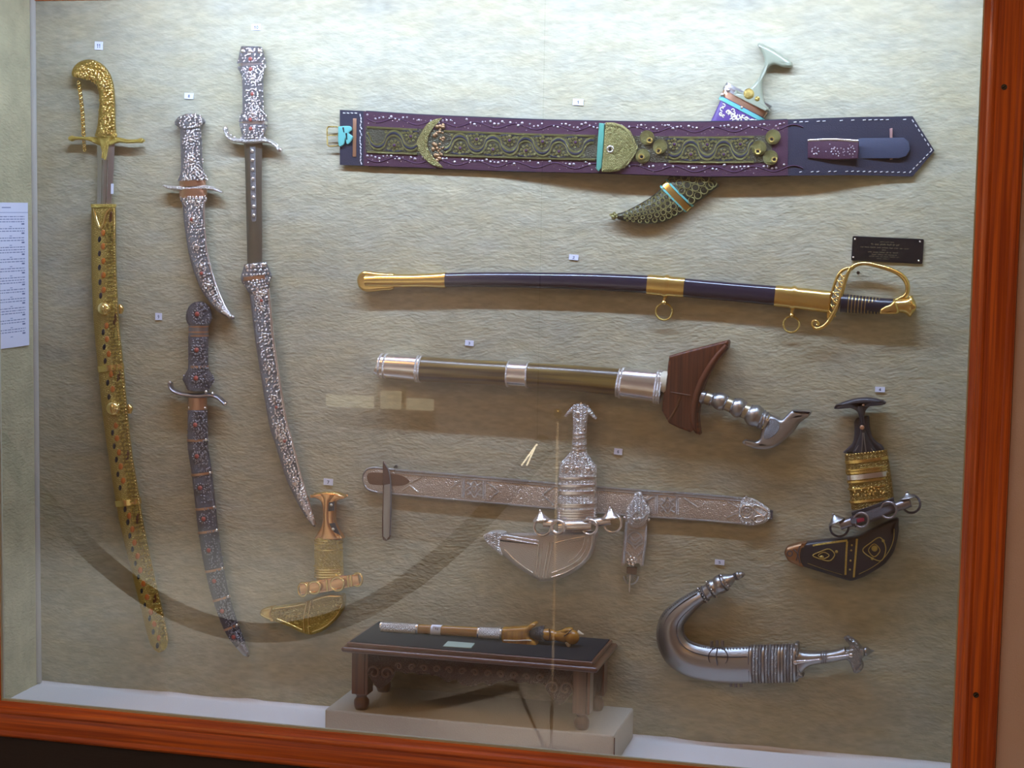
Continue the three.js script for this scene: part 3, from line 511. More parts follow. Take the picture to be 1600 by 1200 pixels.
// ---- long silver sabre
thing('beaded_sabre', 'long silver sabre with beaded hilt and curved beaded scabbard, its blade partly drawn', 'sword', base(394, 219));
{
  const z = 0.014;
  const pom = sweep([[393, 73, 15.5], [393, 78, 17], [393.2, 90, 20], [393.3, 99, 22.8]], { z, d: 0.011, p: 2.6, lin: true });
  const gr = sweep([[393.3, 103, 22.3], [394, 110, 19.5], [394.6, 118, 16.5], [395, 130, 15.8], [395.3, 160, 15.8], [395.5, 172, 16.2], [395.8, 181, 19.5], [396, 190, 22.8]], { z, d: 0.0105, p: 2.6, seg: 6 });
  const lo = sweep([[396, 194, 22], [395.5, 202, 19.5], [395, 210, 16.5], [395, 218, 16]], { z, d: 0.0105, p: 2.6, lin: true });
  part('waist_ring', sweep([[393.3, 98.5, 21], [393.4, 103.5, 21]], { z, d: 0.010, p: 2.6, lin: true }), M.silverPlain); part('waist_ring', sweep([[396, 189.5, 21], [396, 194.5, 21]], { z, d: 0.0098, p: 2.6, lin: true }), M.silverPlain);
  const us = [-0.86, -0.62, -0.4, -0.2, 0, 0.2, 0.4, 0.62, 0.86];
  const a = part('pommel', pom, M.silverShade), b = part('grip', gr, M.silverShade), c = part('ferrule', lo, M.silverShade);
  part('beads', balls([...granules(pom, 0.15, 0.95, 5, us, 1.7, 0.25), ...[[380, 80], [391, 80], [406, 80]].map((q) => [...q, top(pom, ...q), 4, 0.7])]), M.silverPlain, a, STUFF);
  const ros = [[394, 124], [394.5, 147], [394.5, 158], [395, 178]].flatMap(([x, y], i) => [[x, y, top(gr, x, y) + 0.0005, i === 1 ? 4.2 : 3, 0.8], ...rosette(x, y, top(gr, x, y), i === 1 ? 8 : 6, i === 1 ? 12 : 8, 1.6)]);
  part('beads', balls([...granules(gr, 0.02, 0.98, 26, us, 1.5, 0.35), ...ros]), M.silverPlain, b, STUFF);
  part('beads', balls(granules(lo, 0.06, 0.95, 6, us, 1.6, 0.25)), M.silverPlain, c, STUFF);
  for (const [g, q, pr] of [[pom, [391, 92], a], [gr, [391.5, 108], b], [gr, [394, 147], b], [gr, [391, 187], b], [lo, [391.5, 201], c]]) part('red_stone', balls([[...q, top(g, ...q) + 0.0025, 2.8, 0.7]], 2), M.coral, pr);
  const gd = part('guard', sweep([[353, 202, 3.2], [354.5, 208, 2.4], [359, 215.5, 2.6], [370, 219.3, 3.4], [392, 220.5, 4], [413, 219.5, 3.6], [425, 222.5, 3], [433, 228.5, 2.5], [437, 234, 3]], { z: 0.016, d: 0.009 }), M.silverScroll);
  for (const q of [[352.5, 201.5], [437.5, 234.5]]) part('tip_ball', balls([[...q, 0.016, 4.2, 1]], 3), M.silverPlain, gd);
  part('bead_row', balls([...Array(16)].map((_, i) => { const t = i / 15, x = 356 + 78 * t; return [x, x < 372 ? 206 + (x - 353) * 0.62 : x > 413 ? 215.5 + (x - 413) * 0.6 : 216, 0.019, 2, 1]; })), M.silverPlain, gd, STUFF);
  const bl = sweep([[395.5, 219, 15], [396, 250, 13.5], [396.5, 300, 12.6], [397.5, 360, 12.2], [398, 415, 11.5]], { z: 0.012, d: 0.004, p: 1.6, crease: 0.5 });
  const blade = part('blade', bl, M.steelDark);
  part('spine_strip', sweep([[394.5, 228, 4.4], [395.5, 280, 4.2], [396.5, 338, 4], [397, 346, 2]], { z: 0.0158, d: 0.0012 }), M.silverShade, blade);
  for (let i = 0; i < 8; i++) { const y = 236 + i * 14.4, x = 394.2 + (y - 236) * 0.026; part('bead', balls([[x, y, 0.0172, 3.2, 0.8]], 2), M.silverPlain, blade); }
  const lk = sweep([[399, 411, 16.5], [399.8, 418, 19], [400.5, 431, 23.6], [401, 437, 23], [402.5, 445, 19], [404.3, 454, 16]], { z, d: 0.0115, p: 2.5 });
  const L = part('locket', lk, M.silverShade);
  part('waist_ring', sweep([[400.2, 431, 22], [400.8, 437, 22]], { z, d: 0.0125, p: 2.5, lin: true }), M.copper, L);
  part('beads', balls([...granules(lk, 0.05, 0.4, 4, us, 1.8), ...granules(lk, 0.58, 0.95, 4, us, 1.7), ...[[386, 417], [396, 415], [411, 414]].map((q) => [...q, top(lk, ...q), 3.8, 0.7])]), M.silverPlain, L, STUFF);
  const sc = sweep([[404.5, 452, 15.5], [407, 470, 15.3], [413.5, 530, 14.2], [423.5, 595, 14], [434.5, 660, 13.8], [443.5, 690, 13.5], [457.5, 740, 11.8], [469.5, 773, 9.2], [481, 800, 5.6], [488, 814, 2.8], [492, 823, 0.8]], { z: 0.013, d: 0.011, p: 2.4 });
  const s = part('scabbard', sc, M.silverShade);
  const ro2 = []; for (let k = 0; k < 12; k++) { const p = at(sc, 0.05 + 0.8 * k / 11, 0.05); ro2.push([p[0], p[1], p[2] + 0.001, 3 - k * 0.08, 0.8], ...rosette(p[0], p[1], p[2], 6 - k * 0.15, 9, 1.5)); }
  part('beads', balls([...granules(sc, 0.01, 0.95, 92, [-0.62, -0.4, -0.2, 0, 0.2, 0.42, 0.64, 0.88], 1.55, 0.4), ...ro2]), M.silverPlain, s, STUFF);
  for (const k of [0.1, 0.36, 0.5]) { const p = at(sc, k, 0.1); part('red_stone', balls([[p[0], p[1], p[2] + 0.003, 2.3, 0.7]], 2), M.coral, s); }
  part('edge_strip', wire([...Array(26)].map((_, i) => at(sc, 0.02 + 0.93 * i / 25, 0.92).slice(0, 3)), 2.6, { seg: 110 }), M.silverPlain, s);
}

// ---- dark oxidised sabre
thing('dark_sabre', 'dark oxidised silver sabre with small red stones, hanging below the short silver dagger', 'sword', base(310, 617));
{
  const z = 0.014, us = [-0.84, -0.6, -0.36, -0.12, 0.12, 0.36, 0.6, 0.84];
  const pom = sweep([[310.5, 471.5, 4], [310.5, 476, 13], [310.7, 484, 18], [310.8, 495, 20.2], [310.7, 503, 18.5], [310.5, 508, 15.5]], { z, d: 0.0125 });
  const nk = sweep([[310.4, 507, 15.5], [310.3, 516, 15], [310.2, 526, 15.3]], { z, d: 0.0105, p: 2.3 });
  const gr = sweep([[310, 525, 15.2], [309.8, 550, 15], [309.8, 572, 15.2], [309.9, 577, 15.5]], { z, d: 0.0105, p: 2.4 });
  const lz = sweep([[310, 577, 16], [310, 586, 21.5], [310, 593, 24.6], [309.7, 600, 21], [309, 610, 15.5]], { z, d: 0.0125, p: 2.1 });
  const A = part('pommel', pom, M.oxide), N = part('neck', nk, M.oxideBead), G = part('grip', gr, M.oxide), Lz = part('ferrule', lz, M.oxide);
  part('neck_ring', [510, 518.5, 524.5].map((y) => sweep([[310.4, y - 1, 15.8], [310.4, y + 1, 15.8]], { z, d: 0.0112, lin: true })), M.copper, N);
  part('beads', balls([...granules(pom, 0.1, 0.95, 9, us, 1.3, 0.4), ...rosette(308, 492, top(pom, 308, 492), 7, 11, 1.3)]), M.oxideBead, A, STUFF);
  part('beads', balls([...granules(gr, 0.04, 0.96, 13, us, 1.25, 0.4), ...rosette(307, 547, top(gr, 307, 547), 7, 11, 1.5)]), M.oxideBead, G, STUFF);
  part('beads', balls([...granules(lz, 0.04, 0.95, 8, us, 1.25, 0.4), ...rosette(306, 591, top(lz, 306, 591), 7, 11, 1.5)]), M.oxideBead, Lz, STUFF);
  part('grip_band', sweep([[310, 571, 15.8], [310, 574.5, 15.8]], { z, d: 0.0112, lin: true }), M.copper, G);
  for (const [g, x, y, pr] of [[pom, 308, 491, A], [gr, 307, 547, G], [lz, 306, 591, Lz]]) part('red_stone', balls([[x, y, top(g, x, y) + 0.001, 3.6, 0.7]], 2), M.coral, pr);
  const gd = part('guard', sweep([[266, 598, 3], [267, 604, 2.6], [271, 610, 3], [282, 615, 3.2], [295, 617.5, 3.6], [310, 618.5, 3.8], [329, 617.5, 3.4], [340, 620.5, 3], [347, 626, 2.8], [352, 631, 3]], { z: 0.016, d: 0.009 }), M.oxideBead);
  for (const q of [[265.5, 598, 0.02, 3, 1], [352, 631, 0.02, 3, 1], [332, 615, 0.024, 2.4, 1], [322, 612, 0.025, 2.6, 1]]) part('tip_ball', balls([q], 2), M.silverPlain, gd);
  const th = part('throat', sweep([[309, 621, 14], [309, 631, 14], [309, 641, 14.5]], { z, d: 0.011, p: 2.3 }), M.copper);
  for (const q of [[320.5, 637.5, 0.02, 2.3, 1], [296, 637, 0.02, 2.3, 1]]) part('throat_ball', balls([q], 2), M.silverPlain, th);
  const sc = sweep([[309, 640, 15], [309, 670, 15.2], [309.5, 700, 15.4], [315.5, 740, 15.4], [325.7, 830, 15], [335.5, 890, 14.2], [346, 935, 12.6], [361.5, 980, 11], [374, 1004, 7.5], [384, 1019, 3.6], [388.5, 1025.5, 0.8]], { z: 0.014, d: 0.0115, p: 2.3 });
  const S = part('scabbard', sc, M.oxide);
  const ys = [688, 738, 786, 836, 885, 932, 979];
  const st = [[305, 664], [307.5, 713], [312.6, 762.5], [318, 811], [326, 860], [334.5, 908], [347, 955], [365, 995.6]];
  part('beads', balls([...granules(sc, 0.01, 0.93, 88, us, 1.2, 0.5), ...st.flatMap(([x, y]) => rosette(x, y, top(sc, x, y) + 0.0005, 6.6, 11, 1.35))]), M.oxideBead, S, STUFF);
  for (const [x, y] of st) part('red_stone', balls([[x, y, top(sc, x, y) + 0.001, 3.4, 0.7]], 2), M.coral, S);
  for (const y of ys) {
    const r = sc.userData.rings.reduce((a, b) => Math.abs(b.y - y) < Math.abs(a.y - y) ? b : a), dx = -r.ny * 1.8, dy = r.nx * 1.8;
    const b = part('band', sweep([[r.x - dx, r.y - dy, r.hw * 1.05], [r.x + dx, r.y + dy, r.hw * 1.05]], { z: 0.014, d: 0.0123, p: 2.3, lin: true }), M.copper, S);
    const s = Math.sign(r.nx) || 1; part('band_ball', balls([[r.x + r.nx * s * r.hw * 0.85, r.y + r.ny * s * r.hw * 0.85, 0.022, 2.5, 1]], 2), M.silverPlain, b);
  }
  part('chape', sweep([[376, 1007.5, 7], [384, 1019, 4], [388.5, 1026, 0.8]], { z: 0.014, d: 0.0118, p: 2.2 }), M.pewter, S);
}

// ---- hoops and hooded loops that carry a curved sheath
function hoop(px, py, rx, r, mat, name, parent = cur, z = 0.03, squash = 1) { return part(name, wire(Array.from({ length: 18 }, (_, i) => [px + rx * Math.cos(i / 18 * 6.2832) * squash, py + rx * Math.sin(i / 18 * 6.2832), z + 0.004 * Math.cos(i / 18 * 6.2832)]), r, { z, closed: true, seg: 40 }), mat, parent); }
function hood(tip, l, r, mat, parent = cur, z = 0.024) {       // cone over a loop, then a ball on its tip
  const cx = (l[0] + r[0]) / 2, cy = (l[1] + r[1]) / 2, hw = Math.hypot(r[0] - l[0], r[1] - l[1]) / 2, at_ = (t, w) => [tip[0] + (cx - tip[0]) * t, tip[1] + (cy - tip[1]) * t, w];
  const h = part('hood', sweep([at_(0.05, 1.5), at_(0.3, hw * 0.3), at_(0.6, hw * 0.62), at_(0.92, hw), at_(1.06, hw * 1.02)], { z, share: 0.8, seg: 4 }), mat, parent);
  part('hood_ball', balls([[tip[0], tip[1], z, 2.2, 1]], 2), mat, h); return h;
}

// ---- small gold dagger
thing('gold_dagger', 'small gold dagger with T-shaped hilt and strongly bent sheath, near the bottom left', 'dagger', base(514, 900));
{
  const h = part('hilt', plate([[484.5, 774.5], [492, 772], [503, 770.5], [514, 769.5], [526, 770.3], [535, 773], [540.5, 776.5], [539.5, 778.2], [530, 781], [524.5, 785], [522.6, 792], [522.2, 803], [522.6, 814], [525, 822], [529, 830], [533.5, 836.5], [533.5, 842.5], [495.5, 842.5], [496.5, 834], [501, 826], [504.5, 816], [505.3, 804], [504.8, 792], [502.5, 784], [497, 779.2], [489, 776.8]], 0.006, 0.020, { smooth: 2, bevel: 0.004, seg: 4 }), M.roseGold);
  part('ridge', sweep([[512, 772, 13], [511.5, 777, 8], [510.5, 784, 4.5], [510, 796, 3.8], [510, 812, 4.2], [511, 822, 6], [513, 832, 10], [514, 842, 15]], { z: 0.025, d: 0.003 }), M.roseGold, h);
  part('top_cap', sweep([[485.5, 774.2, 1.2], [500, 771.2, 2.2], [514, 770, 2.4], [528, 771, 2.4], [540, 776, 1.4]], { z: 0.017, d: 0.009 }), M.goldPlain, h);
  for (const q of [[[513.5, 785], [522.5, 783.5], [522, 798], [513, 799]], [[514.5, 818], [523, 817], [527, 826], [532, 836], [524, 833], [517, 827]]]) part('dark_inlay', plate(q, 0.0245, 0.002, { bevel: 0.0006 }), M.hornDark, h);
  for (const q of [[517.5, 789], [520.5, 827]]) part('rivet', balls([[...q, 0.027, 2.2, 0.8]], 2), M.bone, h);
  const sl = sweep([[514, 841.5, 20], [513.3, 848, 21.5], [513.5, 870, 22], [514.8, 890, 21.4], [516, 904, 21]], { z: 0.015, d: 0.013, p: 2.5 });
  const S = part('sleeve', sl, M.goldScroll);
  for (const y of [843.5, 847.5, 858, 888.5, 892, 896, 900]) part('sleeve_band', sweep([[513.6, y - 0.9, 22.3], [513.6, y + 0.9, 22.3]], { z: 0.015, d: 0.0138, p: 2.5, lin: true }), M.goldPlain, S);
  part('granules', balls(granules(sl, 0.12, 0.7, 12, [-0.8, -0.6, -0.4, -0.2, 0, 0.2, 0.4, 0.6, 0.8], 1.7, 0.5)), M.goldScroll, S, STUFF);
  const lo = [[407, 957], [409.5, 952.5], [415, 950], [428, 948.2], [457, 944], [480, 939.5], [490, 934.5], [509, 928.5], [525, 927.5], [536.5, 929], [538, 938], [537.3, 946], [533.5, 955.5], [523, 970], [507, 983.5], [495, 989.5], [484.5, 991.5], [471, 988], [453, 979], [428, 970], [412.5, 963.5], [408, 961]];
  const B = part('sheath', plate(lo, 0.004, 0.022, { smooth: 2, bevel: 0.006, seg: 4 }), M.goldDeep);
  part('ferrule', plate([[406.5, 957], [409.5, 952], [415, 949.4], [427, 947.5], [426.5, 955], [427.5, 962], [430, 971], [420, 967.8], [412, 964], [408, 961]], 0.003, 0.0245, { smooth: 2, bevel: 0.006 }), M.goldPlain, B);
  part('rib', [wire([[480, 940], [475, 965], [475.5, 988]], 1.3, { z: 0.026 }), wire([[486, 938], [482, 965], [483, 990]], 1.3, { z: 0.026 }), wire([[430, 951], [455, 947.5], [477, 943.5]], 1.2, { z: 0.026 }), wire([[433, 967], [455, 976], [472, 984.5]], 1.2, { z: 0.026 }), wire([[488, 987], [505, 980], [521, 967], [530, 955], [534, 944]], 1.2, { z: 0.026 }), wire([[490, 938], [510, 932], [532, 932]], 1.2, { z: 0.026 })], M.goldPlain, B);
  part('granules', balls([...Array(90)].map(() => { const x = rr(434, 530), lo_ = 952 - Math.max(0, x - 470) * 0.28, hi = x < 484 ? 962 + (x - 430) * 0.42 : 984 - (x - 484) * 0.62; return [x, rr(lo_, hi), 0.0262, rr(1, 1.8), 0.7]; })), M.goldScroll, B, STUFF);
  part('strap', sweep([[470, 919.5, 9.5], [490, 917.5, 10], [516, 913.5, 10], [540, 909, 9.5], [561, 905, 9]], { z: 0.027, d: 0.004, p: 4 }), M.roseGold);
  part('strap_lining', plate([[489, 908], [514, 902.5], [540, 899], [541, 918.5], [515, 924], [489, 929]], 0.020, 0.005, { bevel: 0.001 }), M.redCloth);
  hoop(491, 918, 9.3, 1.7, M.goldPlain, 'ring', cur, 0.033); hoop(527, 912.5, 10.3, 1.9, M.goldPlain, 'ring', cur, 0.033); hoop(473, 921, 10.3, 1.6, M.goldPlain, 'ring', cur, 0.03, 0.7); hoop(558.5, 905.5, 10, 1.7, M.goldPlain, 'ring', cur, 0.031, 0.75);
  for (const [x, y] of [[482, 919], [511, 915], [544, 908.5], [549, 907.5]]) part('strap_bar', sweep([[x - 0.5, y - 9, 1.8], [x + 0.5, y + 9, 1.8]], { z: 0.031, d: 0.0015, lin: true }), M.goldPlain);
}

// ---- wide embroidered belt, bowed off the wall where the dagger passes behind it
const beltZ = (px) => { const a = Math.min(1, Math.max(0, (px - 760) / 190)), b = Math.min(1, Math.max(0, (1420 - px) / 170)), s = (t) => t * t * (3 - 2 * t); return 0.006 + 0.016 * s(a) * s(b); };
const lerpPts = (P, x) => { for (let i = 0; i + 1 < P.length; i++) if (x <= P[i + 1][0]) return P[i][1] + (P[i + 1][1] - P[i][1]) * Math.max(0, x - P[i][0]) / (P[i + 1][0] - P[i][0]); return P[P.length - 1][1]; };
const beltTop = [[530, 171.5], [572, 173.5], [640, 178], [700, 181], [760, 183.5], [850, 187], [940, 189], [1000, 190], [1100, 190], [1180, 188.5], [1230, 186.5], [1330, 183], [1428, 181.5]];
const beltBot = [[530, 257.5], [576, 259.5], [640, 261.5], [700, 264], [760, 266.5], [850, 269], [935, 270.5], [1000, 273], [1100, 276], [1180, 275.5], [1235, 274.5], [1330, 273.5], [1415, 275.5]];
const band = (x, f) => { const a = lerpPts(beltTop, x), b = lerpPts(beltBot, x); return a + (b - a) * f; };
const bz = (x) => beltZ(x) + 0.0025;                           // front face of the belt
function beltSheet(x0, x1, f0, f1, th, lift, end) {            // a strip of belt between shares f0 and f1 of its height
  const nx = Math.max(4, Math.round((x1 - x0) / 9)), pos = [], uv = [], idx = [], fr = [];
  for (let i = 0; i <= nx; i++) { const x = x0 + (x1 - x0) * i / nx, z = bz(x) + lift; fr.push([W(x, band(x, f0), z), W(x, band(x, f1), z)]); }
  if (end) { const e = W(end[0], end[1], bz(end[0]) + lift); fr.push([e.clone(), e.clone().add(V3(0, -1e-4, 0))]); }
  let L = 0; fr.forEach(([a, b], i) => { if (i) L += a.distanceTo(fr[i - 1][0]); for (const [p, k] of [[a, 0], [b, 1], [b, 2], [a, 3]]) { pos.push(p.x, p.y, p.z - (k > 1 ? th : 0)); uv.push(L, p.y); } });
  for (let i = 0; i < fr.length - 1; i++) for (let k = 0; k < 4; k++) { const a = i * 4 + k, b = i * 4 + (k + 1) % 4, c = a + 4, d = b + 4; idx.push(a, b, c, b, d, c); }
  const n = (fr.length - 1) * 4; idx.push(0, 3, 2, 0, 2, 1, n, n + 1, n + 2, n, n + 2, n + 3);
  const g = new THREE.BufferGeometry(); g.setAttribute('position', new THREE.Float32BufferAttribute(pos, 3)); g.setAttribute('uv', new THREE.Float32BufferAttribute(uv, 2)); g.setIndex(idx);
  return creased(g.toNonIndexed(), 0.5);
}
thing('embroidered_belt', 'wide dark purple belt with green-gilt scrollwork and domed bosses, pointed at its right end', 'belt', base(990, 230));
{
  part('navy_end', beltSheet(531, 570, 0, 1, 0.004, 0), M.navy);
  part('navy_tail', beltSheet(1229, 1426, 0, 1, 0.004, 0, [1460, 235]), M.navy);
  const E = part('embroidered_panel', beltSheet(568, 1231, 0.01, 0.995, 0.005, 0.0012), M.purple), zf = (x, l = 0) => bz(x) + 0.0012 + l;
  const C = part('gilt_panel', beltSheet(571, 1206, 0.27, 0.755, 0.004, 0.0022), M.bronzeDark);
  // running scroll: paired ridges that wave along the panel, a rosette in every lobe
  const skip = (x) => (x > 650 && x < 696) || (x > 930 && x < 1045) || x > 1176;
  const runs = [[574, 652], [694, 930], [1045, 1178]], per = 51.5;
  for (const [x0, x1] of runs) {
    const wv = (o, l, r, mat, name) => { const P = []; for (let x = x0; x <= x1; x += 3) { const ph = (x - 603) / per * 6.2832; let s = Math.sin(ph); s = Math.sign(s) * Math.abs(s) ** 0.55; P.push([x, band(x, 0.51 - 0.135 * s) + o, zf(x, l)]); } return part(name, wire(P, r, { seg: P.length * 3 }), mat, C); };
    wv(0, 0.0012, 2.1, M.navy, 'scroll_groove'); wv(-3.4, 0.0016, 1.7, M.bronzeGreen, 'scroll_ridge'); wv(3.6, 0.0016, 1.7, M.bronzeGreen, 'scroll_ridge');
    for (const f of [0.29, 0.74]) part('panel_rim', wire([...Array(20)].map((_, i) => { const x = x0 + (x1 - x0) * i / 19; return [x, band(x, f), zf(x, 0.0013)]; }), 1.7, { seg: 60 }), M.bronzeGreen, C);
    const dark = [], knobs = [];
    for (let x = 603 + per / 4; x < x1 - 8; x += per / 2) {
      if (x < x0 + 8) continue; const k = Math.round((x - 603 - per / 4) / (per / 2)) % 2, y = band(x, k ? 0.42 : 0.60);
      part('rosette', balls([[x, y, zf(x, 0.001), 4.6, 0.7], ...rosette(x, y, zf(x, 0.0015), 7.4, 8, 2.1)], 2), M.bronzeGreen, C);
      part('rosette_stone', balls([[x, y, zf(x, 0.0045), 2.5, 0.6]], 2), M.violetEnamel, C);
      for (const [dx, f] of [[-9, k ? 0.35 : 0.67], [9, k ? 0.35 : 0.67], [0, k ? 0.325 : 0.70], [-13, k ? 0.66 : 0.36], [13, k ? 0.66 : 0.36]]) knobs.push([x + dx, band(x + dx, f), zf(x, 0.0012), 2.3, 0.8]);
      dark.push(wire([[x - 13, band(x - 13, k ? 0.335 : 0.69), zf(x, 0.0006)], [x, band(x, k ? 0.315 : 0.715), zf(x, 0.0008)], [x + 13, band(x + 13, k ? 0.335 : 0.69), zf(x, 0.0006)]], 1.8));
    }
    part('knobs', balls(knobs), M.bronzeGreen, C, STUFF); part('dark_leaves', dark, M.navy, C, STUFF);
  }
  const seq = [], tiny = [];
  for (let x = 574; x < 1226; x += 6.2) for (const [f0, f1] of [[0.05, 0.24], [0.79, 0.95]]) {
    const p = (Math.floor(x / 31) % 2), f = f0 + (f1 - f0) * (0.5 + 0.38 * Math.sin(x / 31 * 3.14159) * (p ? 1 : -1)); if (rnd() < 0.62) seq.push([x, band(x, f) + rr(-2, 2), zf(x, 0.0004), rr(1.4, 2.5), 0.6]);
    if (rnd() < 0.9) tiny.push([x + rr(0, 5), band(x, rr(f0, f1)), zf(x, 0.0002), rr(0.5, 1), 0.6]);
  }
  part('sequins', balls(seq), metal(0.50, 0.46, 0.50, 0.35), E, STUFF); part('threads', balls(tiny, 0), M.silverPlain, E, STUFF);
  const em = []; for (const [f0, a] of [[0.145, 0.05], [0.87, 0.05]]) for (let x = 574; x < 1215; x += 62) em.push(wire([...Array(9)].map((_, i) => { const q = x + i * 7.6; return [q, band(q, f0 + a * Math.sin(i / 8 * 6.2832)), zf(q, 0.0003)]; }), 0.8));
  part('vine_stitching', em, M.violetEnamel, E, STUFF);
  part('edge_piping', [wire(beltTop.filter((q) => q[0] > 565 && q[0] < 1235).map((q) => [q[0], q[1] + 0.6, bz(q[0]) - 0.001]), 1.4, { seg: 120 }), wire(beltBot.filter((q) => q[0] > 565 && q[0] < 1240).map((q) => [q[0], q[1] - 0.6, bz(q[0]) - 0.001]), 1.4, { seg: 120 })], M.navy, E);
  // left end: stitch line, leather slip, wire buckle with green prongs
  const st = []; for (let y = 178; y < 256; y += 5) st.push(wire([[563 + rr(-1, 1), y, bz(563) + 0.001], [564 + rr(-1.5, 1.5), y + 4, bz(563) + 0.001]], 0.9));
  for (let x = 536; x < 560; x += 6) st.push(wire([[x, 176.5, bz(x) + 0.0006], [x + 4, 177, bz(x) + 0.0006]], 0.8));
  for (let x = 1240; x < 1420; x += 9) { if (rnd() < 0.75) st.push(wire([[x, band(x, 0.055), bz(x) + 0.0005], [x + 5, band(x, 0.05), bz(x) + 0.0005]], 0.75)); if (rnd() < 0.65) st.push(wire([[x, band(x, 0.94), bz(x) + 0.0005], [x + 4, band(x, 0.93), bz(x) + 0.0005]], 0.75)); }
  for (let t = 0; t < 1; t += 0.16) { st.push(wire([[1425 + 30 * t, 187 + 46 * t, bz(1430) + 0.0005], [1427.5 + 30 * t, 191 + 46 * t, bz(1430) + 0.0005]], 0.8)); st.push(wire([[1421 + 33 * t, 270 - 33 * t, bz(1430) + 0.0005], [1424 + 33 * t, 267 - 33 * t, bz(1430) + 0.0005]], 0.8)); }
  part('stitches', st, M.thread, cur, STUFF);
  part('leather_slip', plate([[551.5, 185], [557, 185], [556.5, 245], [551, 245]], bz(554) - 0.0002, 0.0016, { bevel: 0.0004 }), M.copper);
  const bu = part('buckle_frame', [wire([[532, 198], [513, 198], [511, 201], [511.5, 226], [514, 228.5], [533, 227.5]], 1.1, { z: 0.012, lin: true, seg: 60 }), wire([[511, 211.5], [532, 211.5]], 0.9, { z: 0.012, seg: 8 })], M.brassDull);
  part('prong_plate', plate([[528.5, 197.5], [546, 197], [549.5, 203], [545, 208], [551, 214], [546, 224], [541.5, 224.5], [540, 216], [537, 226], [529, 227]], 0.009, 0.005, { smooth: 2, bevel: 0.0015 }), M.turquoise, bu);
  part('prong', [sweep([[536, 199, 1.2], [537.5, 207, 0.8]], { z: 0.0142, d: 0.0008 }), sweep([[541, 208, 1.2], [542, 218, 0.8]], { z: 0.0142, d: 0.0008 })], M.onyx, bu);
  // crescent, green bar, pointed plate, bosses
  part('crescent', plate([[691, 184], [678, 187], [666, 195], [657, 209], [651, 222], [655, 236], [664, 249], [676, 258], [692, 262], [684, 253], [675, 243], [668, 231], [668, 219], [672, 207], [680, 196]], zf(670, 0), 0.0035, { smooth: 2, bevel: 0.0012 }), M.bronzeGreen);
  part('tarnished_relief', balls([...Array(34)].map(() => { const y = rr(192, 256); return [rr(673 + Math.abs(y - 224) * 0.35, 693), y, zf(680, 0.0014), rr(1.5, 3.4), 0.6]; })), metal(0.36, 0.23, 0.12, 0.45), cur, STUFF);
  part('green_bar', plate([[936, 192], [944.5, 193], [943, 225], [940, 262], [935.5, 268], [931.5, 264], [933, 232]], zf(938, 0.001), 0.005, { bevel: 0.002 }), M.jade);
  const D = part('pointed_plate', plate([[946, 191], [960, 191.5], [974, 196], [985, 205], [991, 217], [997, 231], [990, 245], [980, 259], [967, 267], [952, 269], [940, 268.5]], zf(965, 0.001), 0.0055, { bevel: 0.002 }), M.bronzeGreen);
  part('plate_rim', wire([[950, 195.5], [964, 197], [976, 202], [984, 211], [988, 221], [992, 231], [985, 244], [976, 256], [964, 263], [945, 264.5]], 1.2, { z: zf(965, 0.0067) }), M.bronzeGreen, D);
  part('plate_tracery', [ringAt(969, 230, zf(965, 0.0066), 14, 0.8), ...[0, 1, 2, 3, 4, 5].map((i) => wire([[969, 230], [969 + 7 * Math.cos(i * 1.047), 230 + 7 * Math.sin(i * 1.047)], [969 + 14 * Math.cos(i * 1.047 + 0.3), 230 + 14 * Math.sin(i * 1.047 + 0.3)]], 0.8, { z: zf(965, 0.0066) })), wire([[953, 199], [951, 230], [947, 262]], 0.8, { z: zf(965, 0.0066) })], M.bronzeGreen, D);
  part('eyelet', ringAt(953.5, 233, zf(955, 0.0066), 4.6, 1.5), M.silverPlain, D);
  part('eyelet_hole', balls([[953.5, 233, zf(955, 0.0058), 3.6, 0.3]], 2), M.onyx, D);
  for (const [x, y, r, ox, oy] of [[1011, 215, 11.5, 4, 4.5], [1031.5, 229, 11.5, -2.5, 7], [1004.5, 244, 11.5, -2, 1], [1208, 214, 12, -2.5, 4], [1186, 231, 12, -2, 6], [1204, 246.5, 12, 6, 3]]) {
    const b = part('boss', balls([[x, y, zf(x, 0), r, 0.75]], 3), M.bronzeGreen), h = r * 0.75 * pxm(x, y, 0.03), n = h * 1000;
    part('boss_ribs', [0.35, 0.6, 0.82].map((k) => ringAt(x + ox * (1 - k) * 0.8, y + oy * (1 - k) * 0.8, zf(x, h * Math.sqrt(1 - k * k)), r * k, 0.8)), M.bronzeGreen, b);
    part('boss_nozzle', [ringAt(x + ox, y + oy, zf(x, h * 0.95), 3.6, 1.3), ringAt(x + ox, y + oy, zf(x, h * 0.85), 3.8, 1.3)], M.brassDull, b);
    part('boss_hole', balls([[x + ox, y + oy, zf(x, h * 0.93), 2.7, 0.3]], 2), M.onyx, b);
  }
  // right end: inner strap, keeper, copper slip
  part('inner_strap', plate([[1236, 218], [1345, 216], [1412, 215], [1420, 222], [1422, 234], [1416, 244], [1405, 247.5], [1340, 248], [1236, 247.5]], bz(1360) - 0.0004, 0.003, { bevel: 0.001 }), M.blueStrap);
  const K = part('keeper', plate([[1262, 219], [1300, 219.5], [1342, 220], [1341, 248], [1300, 250], [1262, 247]], bz(1300) + 0.001, 0.005, { bevel: 0.0015 }), M.purple);
  part('keeper_edge', sweep([[1262, 219.5, 1.8], [1300, 218, 2], [1341, 220.5, 2.2]], { z: bz(1300) + 0.006, d: 0.0012 }), M.silverPlain, K);
